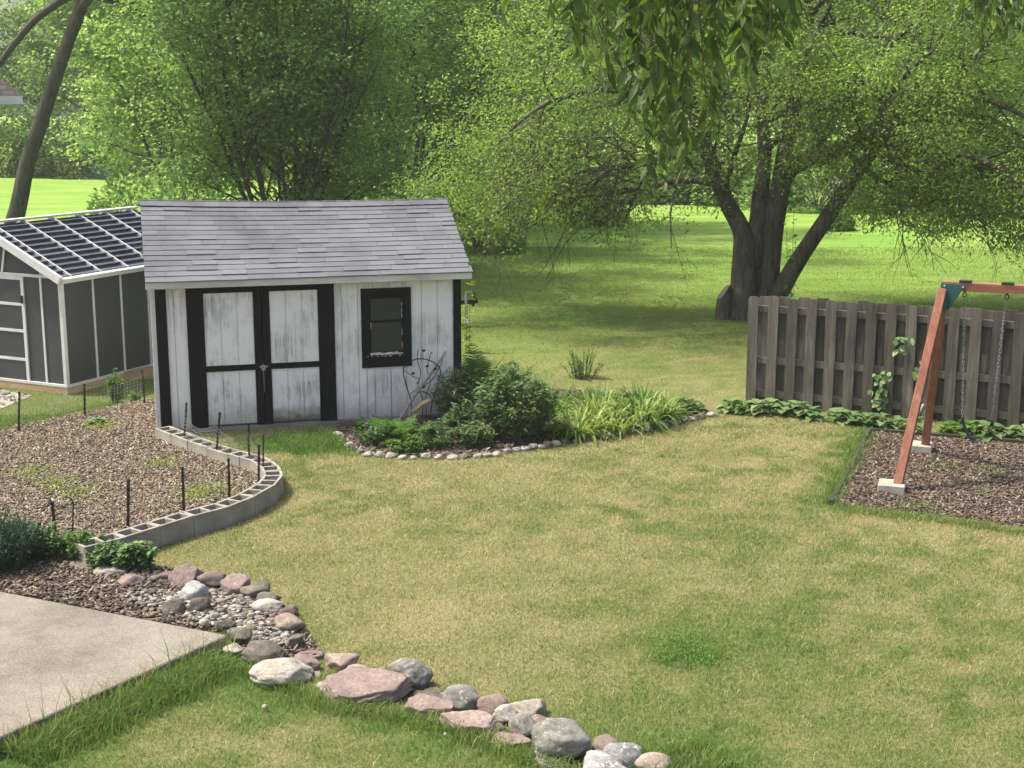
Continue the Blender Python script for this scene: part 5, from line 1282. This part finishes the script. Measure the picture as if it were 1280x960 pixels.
# the wood behind reads as one mass
def far_mass():
    rr = np.random.default_rng(77); V = []; b = MB(); parts_ = []
    for i in range(46):
        row = i % 2; tx = -56+i*2.5+rr.uniform(-1,1); ty = 90+row*9+rr.uniform(-3,3); H = rr.uniform(11,18); n = 1500
        b.tube([(tx,ty,0),(tx+rr.normal(0,.2),ty,H*.5),(tx,ty,H*.8)], [.25,.18,.08], 5)
        nc = 46; cz = H*(.06+.94*rr.random(nc)); rad = 3.2*np.sqrt(np.clip(1-((cz/H-.42)/.62)**2, .05, 1)); aa = rr.uniform(0,2*PI,nc); q = np.sqrt(rr.random(nc))
        C = np.stack([tx+q*rad*np.cos(aa), ty+q*rad*np.sin(aa), cz], 1); parts_.append([(Vector(c), Vector((0,0,1))) for c in C])
    cl = [c for p in parts_ for c in p]
    o = leaves('distant_woods', clump_leaves(cl, 34, .75, .55, .42, .7, rr), M['leaf_far'], None); tag(o, 'far woodland mass closing the view behind the lawn trees', 'woods', kind='stuff')
    t = b.build('distant_trunks', M['bark_far'], None); tag(t, 'dark trunks inside the far woodland mass', 'woods', kind='stuff')
far_mass()

# --- multi stemmed maples behind the shed
def maple(name, loc, stems, H, seed, label, lean=.5, size=.15, nper=16, sig=.36, mleaf='leaf_maple', flat=.4, sc_nch=(9,4,3), group=None):
    rr = random.Random(seed); r = np.random.default_rng(seed); T = {'b': [], 'c': []}
    P = dict(lev=3, seg=[.8,.6,.45,.35], wob=[.05,.1,.15,.2], trop=[.035,.03,.0,-.06], nch=list(sc_nch), t0=[.09,.25,.15], ang=[.75,.75,.8], lr=[.34,.5,.55], rr=[.5,.55,.5], taper=.55, leaf0=.3)
    for i in range(stems):
        a = 2*PI*i/stems+rr.uniform(-.4,.4); l = lean*rr.uniform(.35,1.1); d = Vector((math.cos(a)*l, math.sin(a)*l*.8, 1))
        grow(T, Vector((math.cos(a)*.2, math.sin(a)*.2, -.05)), d, H*rr.uniform(.75,1.05), .008*H*rr.uniform(.6,1), 0, P, rr, .2)
    lf = clump_leaves(T['c'], nper, sig, flat, size, .7, r, .35)
    return plant_tree(name, loc, T, lf, M[mleaf], M['bark_far'], label, group=group, minr=.008)
maple('silver_maple', (-5.0,31.0,0), 10, 9.5, 401, 'multi stemmed silver maple fanning out directly behind the shed roof', .46, .10, 25, .38)
maple('silver_maple', (-10.6,46.0,0), 7, 10.5, 402, 'bright leafy maple reaching left over the far lawn behind the charcoal shed', .55, .15, 20, .42)
maple('slender_tree', (-2.6,37.0,0), 5, 12.5, 403, 'slender dark stemmed trees behind the right part of the shed roof', .25, .12, 20, .4, 'leaf_far', .45, (10,4,3))
maple('slender_tree', (-5.0,43.0,0), 4, 13, 404, 'tall thin grove behind the middle of the shed roof', .22, .14, 20, .45, 'leaf_far', .5, (10,4,3))
maple('slender_tree', (.2,45.0,0), 4, 12, 405, 'leafy tree behind the shed roof end, left of the drooping branches', .3, .14, 22, .45, 'leaf_far', .45, (10,4,3))

# --- leaning tree on the left
def hand_tree(name, loc, limbs, P, seed, label, lfargs, mleaf, mbark, per=1.0, twig=True, minr=.006, extra=None):
    """limbs: list of (points, radii, density) in world coordinates, extended with grown branches"""
    rr = random.Random(seed); r = np.random.default_rng(seed); T = {'b': [], 'c': []}; o = Vector(loc)
    for pts, rad, dens, t0 in limbs:
        q = [p-o for p in pts]; out = []; ro = []
        for i in range(len(q)-1):
            p0, p1, p2, p3 = q[max(i-1,0)], q[i], q[i+1], q[min(i+2,len(q)-1)]
            for t in np.linspace(0,1,4)[:-1]:
                out.append(.5*((2*p1)+(p2-p0)*t+(2*p0-5*p1+4*p2-p3)*t*t+(3*p1-p0-3*p2+p3)*t**3)); ro.append(rad[i]*(1-t)+rad[i+1]*t)
        out.append(q[-1]); ro.append(rad[-1]); T['b'].append((out, ro, 0)); L = sum((b-a).length for a, b in zip(out, out[1:]))
        if dens: branch_out(T, out, [min(x, .09) for x in ro], P['L0'], 0, P, rr, t0, int(L*dens))
    if extra: extra(T, rr, r, o)
    if lfargs.get('zmin') is not None: T['c'] = [c for c in T['c'] if c[0].z > lfargs['zmin']]
    a = {k: v for k, v in lfargs.items() if k != 'zmin'}
    lf = clump_leaves(T['c'], r=r, **a)
    return plant_tree(name, loc, T, lf, mleaf, mbark, label, minr=minr)

lb = gp(10, 302); Yl = lb.y
P_l = dict(lev=3, L0=3.2, seg=[.6,.6,.45,.35], wob=[.1,.12,.16,.2], trop=[.0,.02,-.02,-.05], nch=[0,4,3], t0=[.3,.3,.2], ang=[.9,.8,.8], lr=[.9,.55,.55], rr=[.5,.5,.5], taper=.3, leaf0=.3)
pt = lambda x, y, dy=0: at(x, y, Yl+dy)
hand_tree('leaning_tree', lb, [
  ([pt(8,308),pt(22,262),pt(34,205),pt(52,150),pt(70,95),pt(86,50),pt(100,12),pt(112,-40),pt(118,-110),pt(130,-190)], [.29,.25,.225,.205,.19,.18,.17,.15,.12,.07], .9, .72),
  ([pt(-40,130,.5),pt(-8,90,.3),pt(30,40,0),pt(60,12,0),pt(98,-10,0)], [.07,.085,.10,.11,.12], 0, .2),
  ([pt(100,12),pt(118,-10,-.5),pt(160,-60,-1),pt(210,-110,-1.4)], [.13,.11,.09,.05], 1.6, .2),
  ([pt(104,-8),pt(150,5,.6),pt(200,30,1.0),pt(250,55,1.4)], [.10,.08,.06,.03], 1.2, .3),
  ([pt(-8,90,.3),pt(-50,50,0),pt(-110,20,-.4)], [.1,.08,.05], 1.2, .3)], P_l, 501,
  'tall leaning dark trunk with a side limb at the far left of the lawn', dict(n=16, sig=.38, flat=.45, size=.17, asp=.65, droop=.4), M['leaf_maple'], M['bark_far'], minr=.01)

# --- the big spreading tree right of centre
YB = gp(942, 398).y; bb = gp(942, 398)
bp = lambda x, y, dy=0: at(x, y, YB+dy)
P_b = dict(lev=3, L0=2.3, seg=[.5,.45,.35,.28], wob=[.1,.14,.18,.22], trop=[0,.0,-.05,-.09], nch=[0,5,3], t0=[.2,.15,.1], ang=[1.0,.85,.8], lr=[.85,.52,.6], rr=[.4,.45,.5], taper=.25, leaf0=.2)
def crown_fill(T, rr, r, o):
    # ascending leaders above the frame and towards the back and front
    for k in range(16):
        a = 2*PI*k/16+rr.uniform(-.2,.2); st = bp(rr.choice([850,950,1005,1015,1110,1180]), rr.uniform(-40,80), rr.uniform(-1,1))-o
        d = Vector((math.cos(a)*.9, math.sin(a)*.9, .55+rr.random()*.5)); grow(T, st, d, rr.uniform(2.5,4.5), .06, 1, P_b2, rr)
P_b2 = dict(P_b, nch=[0,7,4], lr=[.85,.42,.6])
def tangle(T, rr, r, o):
    crown_fill(T, rr, r, o)
    # bare drooping twigs on the outer boughs
    for (x0, x1, y0, y1, n, dx) in ((660,830,150,245,190,-1),(1090,1290,175,270,190,1),(850,960,150,230,50,-1)):
        for k in range(n):
            p = bp(rr.uniform(x0,x1), rr.uniform(y0,y1), rr.uniform(-1.2,1.6))-o; L = rr.uniform(.5,1.5); d = Vector((dx*rr.uniform(.3,1), rr.uniform(-.5,.5), rr.uniform(-.45,.25))).normalized()
            pts = [p]; 
            for i in range(5): d = (d+Vector((rr.gauss(0,.18),rr.gauss(0,.18),rr.gauss(0,.12)-.07))).normalized(); pts.append(pts[-1]+d*L/5)
            T['b'].append((pts, [.011,.0095,.008,.007,.0055,.004], 3))
            for q in range(2):
                p2 = pts[2+q]; d2 = (d+Vector((rr.gauss(0,.6),rr.gauss(0,.6),rr.gauss(0,.4)))).normalized(); T['b'].append(([p2, p2+d2*L*.25, p2+d2*L*.42+Vector((0,0,-.06))], [.007,.0055,.004], 3))
limbs = [
 ([bp(928,402),bp(929,380),bp(930,345),bp(931,310),bp(926,285),bp(907,250,-.1),bp(890,205,-.2),bp(879,178,-.3),bp(864,130,-.5),bp(852,60,-.8),bp(842,-30,-1),bp(830,-120,-1.2)], [.34,.265,.24,.22,.17,.145,.145,.135,.115,.09,.06,.03], 1.6, .55),
 ([bp(938,330),bp(946,290,.1),bp(951,240,.2),bp(956,190,.4),bp(952,120,.8),bp(966,50,1.1),bp(985,-10,1.4),bp(1000,-90,1.8)], [.20,.175,.15,.13,.11,.10,.085,.04], 1.5, .45),
 ([bp(955,402,.1),bp(957,370,.1),bp(961,320,.1),bp(968,270,.1),bp(980,222,0),bp(1000,203,-.4),bp(1040,190,-1.0),bp(1070,180,-1.5),bp(1095,167,-1.9),bp(1140,174,-2.4),bp(1200,192,-2.8),bp(1255,213,-3.1),bp(1300,255,-3.3)], [.31,.245,.225,.205,.18,.155,.14,.135,.12,.10,.075,.05,.02], 1.5, .5),
 ([bp(965,290,.2),bp(976,225,.4),bp(986,160,.7),bp(1000,100,1),bp(1012,30,1.3),bp(1018,-60,1.6)], [.2,.165,.14,.12,.09,.05], 1.5, .4),
 ([bp(960,400,-.1),bp(975,365,-.15),bp(1000,322,-.3),bp(1025,285,-.45),bp(1048,250,-.6),bp(1072,215,-.8),bp(1092,188,-1),bp(1130,150,-1.2),bp(1180,112,-1.4),bp(1230,60,-1.6),bp(1275,0,-1.8)], [.21,.175,.155,.145,.135,.13,.12,.10,.08,.06,.03], 2.2, .55),
 ([bp(878,178,-.3),bp(852,192,-.3),bp(812,203,-.2),bp(765,210,0),bp(712,216,.2),bp(660,226,.3),bp(618,248,.4)], [.10,.085,.07,.055,.045,.032,.015], 3.6, .15),
 ([bp(866,135,-.5),bp(820,118,-.9),bp(760,112,-1.2),bp(700,122,-1.5),bp(655,148,-1.7),bp(618,185,-1.8)], [.09,.08,.065,.05,.035,.015], 3.0, .2),
 ([bp(854,75,-.6),bp(800,50,.2),bp(735,42,.8),bp(680,55,1.2),bp(640,85,1.4)], [.08,.07,.055,.04,.02], 2.8, .2),
 ([bp(900,230,.3),bp(850,225,.9),bp(790,238,1.3),bp(720,246,1.6),bp(660,258,1.8),bp(615,278,1.9)], [.08,.07,.055,.042,.03,.012], 3.2, .25),
 ([bp(1090,165,-.4),bp(1150,138,0),bp(1220,142,.4),bp(1290,180,.7),bp(1340,230,.9)], [.10,.08,.06,.04,.02], 3.0, .2),
 ([bp(1130,172,-.6),bp(1170,205,-.3),bp(1200,240,0),bp(1225,275,.2)], [.07,.055,.035,.015], 3.2, .2),
 ([bp(1060,190,-.2),bp(1085,215,.5),bp(1120,235,1.1),bp(1165,262,1.6)], [.07,.055,.04,.015], 3.0, .3),
 ([bp(1105,180,-1),bp(1150,190,-1.6),bp(1210,205,-2.1),bp(1280,235,-2.5)], [.08,.06,.045,.02], 3.2, .2),
 ([bp(1020,190,-.1),bp(1040,150,-.8),bp(1070,110,-1.4),bp(1110,60,-1.9),bp(1160,10,-2.3)], [.10,.09,.075,.055,.03], 2.4, .3),
 ([bp(700,218,.2),bp(660,238,-.4),bp(622,266,-.8),bp(590,285,-1.0)], [.045,.035,.022,.01], 2.6, .1),
 ([bp(765,210,0),bp(730,240,.6),bp(690,268,1.0),bp(650,290,1.2)], [.05,.04,.025,.01], 2.0, .3),
 ([bp(1100,150,-1),bp(1150,165,.8),bp(1200,195,1.6),bp(1250,235,2.2)], [.07,.055,.035,.015], 3.2, .1),
 ([bp(1010,45,1.2),bp(1060,40,.6),bp(1120,50,.0),bp(1190,70,-.6),bp(1260,110,-1)], [.07,.06,.05,.035,.015], 3.0, .1),
 ([bp(1092,188,-1),bp(1100,140,-2),bp(1130,95,-2.8),bp(1170,60,-3.4)], [.08,.065,.05,.02], 3.0, .2),
 ([bp(1180,112,-1.4),bp(1220,120,-2.2),bp(1270,140,-2.8),bp(1320,170,-3.2)], [.06,.05,.035,.015], 3.0, .1),
 ([bp(905,245,-.2),bp(915,205,-1.0),bp(930,160,-1.7),bp(945,110,-2.2),bp(955,60,-2.6)], [.06,.05,.04,.03,.015], 2.8, .25),
 ([bp(955,190,.4),bp(985,165,-.6),bp(1020,140,-1.5),bp(1060,120,-2.2)], [.06,.05,.035,.015], 3.0, .2),
 ([bp(880,180,-.3),bp(900,130,.9),bp(920,80,1.8),bp(950,30,2.6)], [.06,.05,.035,.015], 2.8, .15),
 ([bp(960,150,.6),bp(1010,130,1.6),bp(1070,120,2.4),bp(1140,90,3.0)], [.08,.07,.055,.03], 2.6, .3),
]
hand_tree('spreading_tree', bb, limbs, P_b, 601, 'big spreading tree with forked multiple trunks and drooping yellow green boughs', dict(n=14, sig=.21, flat=.5, size=.066, asp=.55, droop=.5, zmin=1.5), M['leaf_big'], M['bark'], minr=.0035, extra=tangle)

# --- branches hanging in front of the camera, from a tree standing outside the right edge
def near_tree():
    base = Vector((4.4, 6.3, 0)); R = empty('overhanging_tree', base, 0, 'nearby tree hanging long pointed leaves into the top of the view', 'tree'); rr = random.Random(9); r = np.random.default_rng(9)
    b = MB(); b.tube([(0,0,-.1),(.05,.05,2),(-.05,.1,4),(-.3,.15,5.6),(-.5,.2,7.2),(-.6,.2,8.6)], [.24,.2,.18,.14,.1,.05], 10)
    limbs_ = [[(-.2,.12,5.2),(-1.2,.3,5.55),(-2.3,.35,5.5),(-3.2,.3,5.25),(-4.0,.2,5.05),(-4.7,.15,4.9)], [(-.4,.2,6.4),(-1.5,.6,6.5),(-2.6,.7,6.2),(-3.5,.7,5.8)], [(-.2,.12,5.0),(-1.0,-.2,5.2),(-2.0,-.3,5.15),(-2.9,-.3,5.0),(-3.6,-.2,4.85)],[(-.3,.15,5.5),(-.9,.9,5.6),(-1.5,1.6,5.3),(-2.0,2.2,5.0)]]
    for q in limbs_: b.tube(q, [.07,.055,.04,.028,.016,.008][:len(q)], 7)
    part(b, 'trunk', M['bark'], R, smooth=True)
    # hanging twigs: start x, bottom y in the view (world: X across, z from hang to tip)
    tw = MB(); P = []; D = []; S = []
    def hang(x, y, ztop, ztip, sway):
        n = 7; pts = []
        for i in range(n+1):
            t = i/n; pts.append(Vector((x+sway*t*t+rr.gauss(0,.012), y+rr.gauss(0,.012)+.1*math.sin(t*2), ztop+(ztip-ztop)*t)))
        tw.tube([p-base for p in pts], [.006-.0045*i/n for i in range(n+1)], 4)
        L = abs(ztop-ztip); k = int(L*rr.choice((18,28,42)))
        for q in range(k):
            t = .1+.9*q/k; f = t*n; i = min(int(f), n-1); p = pts[i].lerp(pts[i+1], f-i)-base; P.append(p[:]); a = rr.uniform(0, 2*PI)
            D.append((math.cos(a)*.7, math.sin(a)*.7, -.75+rr.gauss(0,.3))); S.append(rr.uniform(.75,1.2)*(1-.25*(t > .9)))
    view = lambda px, py, Y: at(px, py, Y)
    for k in range(84):
        px = 675+rr.random()**.8*330; lim = 55+165*max(0, 1-abs(px-855)/130)**.9; tip = rr.uniform(.0,1.0)*lim+rr.uniform(-35,35); Y = rr.uniform(5.9,7.2); p = view(px, tip, Y)
        hang(p.x, Y, 4.75+rr.uniform(0,.45), p.z, rr.uniform(-.06,.06))
    for px, tip in ((635,30),(640,12),(628,-5),(755,120),(730,80),(742,112),(715,70),(780,150),(800,150),(832,225),(845,238),(858,210),(822,190),(872,180),(815,250)):
        Y = rr.uniform(6.0,6.8); p = view(px, tip, Y); hang(p.x, Y, 4.75+rr.uniform(0,.3), p.z, rr.uniform(-.05,.05))
    for k in range(26):
        px = rr.uniform(1215,1300); tip = 20+rr.random()*70*min(1,(px-1200)/60); Y = rr.uniform(7.2,8.6); p = view(px, tip, Y); hang(p.x, Y, 5.2+rr.uniform(0,.3), p.z, rr.uniform(-.05,.05))
    for k in range(200):  # foliage above the frame
        x = rr.uniform(-.6,4.2); y = rr.uniform(5.2,8.3); zt = rr.uniform(4.95,7.5); hang(x, y, zt, zt-rr.uniform(.25,.55), rr.uniform(-.1,.1))
    P = np.array(P); D = np.array(D); S = np.array(S); k = len(P)
    nn = r.normal(0,1,(k,3))+np.array([0,-.3,.5])
    leaves('crown', strips(P, D, nn, S*.084, S*.033, [.15,.85,1.0,.7,.3,.02], r.uniform(.05,.35,k), .25, np.clip(r.normal(.45,.25,k),0,1)), M['leaf_near'], R, True)
    add_twigs(bpy.data.objects[R.children[-1].name], tw)
near_tree()

# --- bushes on the far lawn
def mound(name, loc, w, h, n, m, label, seed, size=.1):
    r = np.random.default_rng(seed); R = empty(name, loc, 0, label, 'bush'); a = r.uniform(0,2*PI,n); u = r.random(n); q = np.sqrt(1-u*u); k = .75+.3*r.random(n)
    P = np.stack([w*.5*q*np.cos(a)*k, w*.45*q*np.sin(a)*k, h*u*k], 1)+r.normal(0,.05,(n,3)); s = size*r.uniform(.7,1.3,n)
    leaves('foliage', diamonds(P, P*np.array([1,1,.6])+r.normal(0,.4,(n,3)), P+np.array([0,0,.4])+r.normal(0,.4,(n,3)), s, s*.6, np.clip(r.normal(.5,.25,n),0,1)), m, R)
    b = MB()
    for i in range(9): e = Vector((math.cos(i*.7)*w*.3, math.sin(i*.7)*w*.3, h*.6)); b.tube([(0,0,0), e*.6, e], [.04,.025,.01], 5)
    part(b, 'stems', M['twig'], R); return R
c = gp(742, 281); mound('round_bush', c, 2.1, 1.25, 9000, M['leaf_dark'], 'dark rounded bush beneath the left drooping boughs', 701, .12)
c = gp(1046, 288); mound('round_bush', c, 1.0, .62, 4000, M['leaf_dark'], 'small rounded bush on the lawn beyond the slanting trunk', 702, .09)
c = gp(600, 276); mound('round_bush', c, 2.6, 1.8, 9000, M['leaf_far'], 'loose bush on the lawn at the end of the shed roof', 703, .14)
for i, (px, py, w, h, lab) in enumerate(((705,252,3.4,1.5,'low bushes at the meadow edge left of the round dark bush'),(800,248,4.2,1.1,'low bushes at the meadow edge seen beside the forked trunk'),(860,250,3.0,1.9,'pale leafy bush left of the forked trunk'),(930,252,4.6,2.2,'bushes seen between the forked trunks'),(1022,261,5.4,2.6,'bush behind the slanting trunk at the lawn edge'),(1168,266,4.6,2.0,'bush on the far lawn behind the hanging foliage'),(1240,266,5.0,2.4,'bush on the far lawn at the right edge'),(640,250,4.6,2.6,'tall bush at the meadow edge right of the shed roof'),(540,246,4.6,2.4,'bush at the meadow edge just above the shed roof end'),(430,244,4.6,2.0,'bush seen between the maple stems above the shed roof'),(80,222,5,2.4,'dark bush under the trees left of the maple'),(200,226,5,2.6,'dark bush under the trees behind the charcoal shed'),(5,222,5,2.6,'dark bush under the trees at the left edge'))):
    mound('woodland_bush', gp(px, py), w, h, 5000, M['leaf_dark' if px < 300 else 'leaf_far'], lab, 710+i, .2)
for i, (tx, ty, w_, h_, lab) in enumerate(((-7.6,33.5,3.2,2.5,'low leafy understory bush behind the left part of the shed roof'),(-4.4,35.5,3.0,2.2,'low leafy understory bush behind the middle of the shed roof'),(-2.4,33.5,2.6,1.9,'low leafy understory bush behind the right part of the shed roof'),(-10.4,39.0,3.0,1.9,'low leafy bush at the left skirt of the big maple'),(-.9,37.0,2.6,2.3,'pale leafy bush just past the end of the shed roof'))):
    mound('understory_bush', (tx, ty, 0), w_, h_, 2600, M['leaf_maple'], lab, 740+i, .15)
# sapling by the slanting trunk
stemmed_bush('thin_sapling', at(992,360,24.6)*1.0-Vector((0,0,at(992,360,24.6).z)), .5, 2.6, 3, (.14,.06), M['leaf_big'], 'thin pale sapling in front of the slanting trunk', 'sapling', 96, 22, prof=OV)

# utility box and car in the distance
c = gp(127, 224); b = MB(); b.box(-.35,.35,-.3,.3,0,.62); b.prism([(-.38,0),(.38,0),(.34,.1),(-.34,.1)], (0,-.32,.62), (1,0,0), (0,0,1), (0,1,0), .64)
R = empty('utility_box', c, .2, 'small dark utility box on the far left lawn', 'utility box'); part(b, 'cabinet', M['green_metal'], R, bevel=.02); b = MB(); b.box(-.3,.3,-.315,-.302,.08,.55); part(b, 'door', M['green_metal'], R)
def build_car():
    c = gp(1112, 257); R = empty('parked_car', c, .12, 'white car parked beyond the lawn, half hidden by the hanging boughs', 'car'); wht = m_noise('white_car_paint', [(.7,.7,.7),(.76,.76,.76)], 3, rough=.3, bump=0, spec=.5)
    b = MB(); b.prism([(-2.2,.3),(2.2,.3),(2.25,.6),(2.1,.85),(1.1,.95),(.5,1.4),(-1.1,1.45),(-1.9,1.0),(-2.25,.9),(-2.3,.5)], (0,-.85,0), (1,0,0), (0,0,1), (0,1,0), 1.7); part(b, 'body', wht, R, bevel=.05)
    for yy in (-.863, .851):
        b = MB(); b.prism([(-1.5,.98),(.0,.98),(.0,1.34),(-1.1,1.36)], (0,yy,0), (1,0,0), (0,0,1), (0,1,0), .012); b.prism([(.08,.98),(.95,.98),(.5,1.32),(.08,1.34)], (0,yy,0), (1,0,0), (0,0,1), (0,1,0), .012); part(b, 'window', M['glass'], R)
    for x in (-1.4, 1.4):
        for y in (-.86, .66):
            b = MB(); b.tube([(x,y,.33),(x,y+.2,.33)], .33, 18); w = part(b, 'wheel', M['black_plastic'], R); b = MB(); b.tube([(x,y-.004,.33),(x,y+.204,.33)], .2, 14); part(b, 'rim', M['steel'], w)
build_car()

# ================================================================ LIGHT, SKY, CAMERA
SUN_EL, SUN_AZ = math.radians(60), math.atan2(-.985, .17)   # azimuth measured from +Y towards +X
sv = Vector((math.sin(SUN_AZ)*math.cos(SUN_EL), math.cos(SUN_AZ)*math.cos(SUN_EL), math.sin(SUN_EL)))
sl = bpy.data.lights.new('sun', 'SUN'); sl.energy = 3.1; sl.angle = math.radians(.6); sl.color = (1.0, .95, .86)
so = bpy.data.objects.new('sun', sl); COL.objects.link(so); so.rotation_euler = sv.to_track_quat('Z', 'Y').to_euler(); so.location = (-20, 10, 40)
w = bpy.data.worlds.new('World'); SC.world = w; w.use_nodes = True; nt = w.node_tree
sk = nt.nodes.new('ShaderNodeTexSky'); sk.sky_type = 'NISHITA'; sk.sun_disc = False; sk.sun_elevation = SUN_EL; sk.sun_rotation = SUN_AZ % (2*PI); sk.dust_density = 6.0; sk.air_density = 1.0; sk.ozone_density = .6
bg = nt.nodes['Background']; nt.links.new(sk.outputs[0], bg.inputs['Color']); bg.inputs['Strength'].default_value = .15
cam = bpy.data.cameras.new('camera'); co = bpy.data.objects.new('camera', cam); COL.objects.link(co)
cam.sensor_fit = 'HORIZONTAL'; cam.sensor_width = 36; cam.lens = F/1280*36; cam.clip_end = 2000; cam.clip_start = .1
co.location = (0,0,CAMH); co.rotation_euler = (PI/2-PITCH, 0, 0); SC.camera = co
SC.view_settings.view_transform = 'Standard'; SC.view_settings.look = 'None'; SC.view_settings.gamma = 1; SC.view_settings.exposure = 1.0
SC.view_settings.use_curve_mapping = False
SC.cycles.use_denoising = True; SC.cycles.max_bounces = 8; SC.cycles.diffuse_bounces = 4; SC.cycles.transmission_bounces = 5; SC.cycles.glossy_bounces = 2; SC.cycles.transparent_max_bounces = 8
SC.cycles.sample_clamp_indirect = 6; SC.cycles.use_adaptive_sampling = True; SC.cycles.adaptive_threshold = .015
SC.render.resolution_x = 1024; SC.render.resolution_y = 768
hz = MB(); hz.box(-275, 275, -58, 295, -3, 24); k = N('thin_fill_haze'); v = k.n('VolumePrincipled'); v.inputs['Color'].default_value = (.93,.96,.97,1); v.inputs['Density'].default_value = .0006; v.inputs['Anisotropy'].default_value = .2
k.t.links.new(v.outputs[0], k.out.inputs['Volume']); o = hz.build('haze', k.m); tag(o, 'thin pale haze over the garden, added to brighten the dark foliage', 'haze', kind='stuff')  # haze volume added to brighten dark foliage and soften contrast
SC.cycles.volume_bounces = 1; SC.cycles.volume_step_rate = 4
bpy.context.view_layer.update()
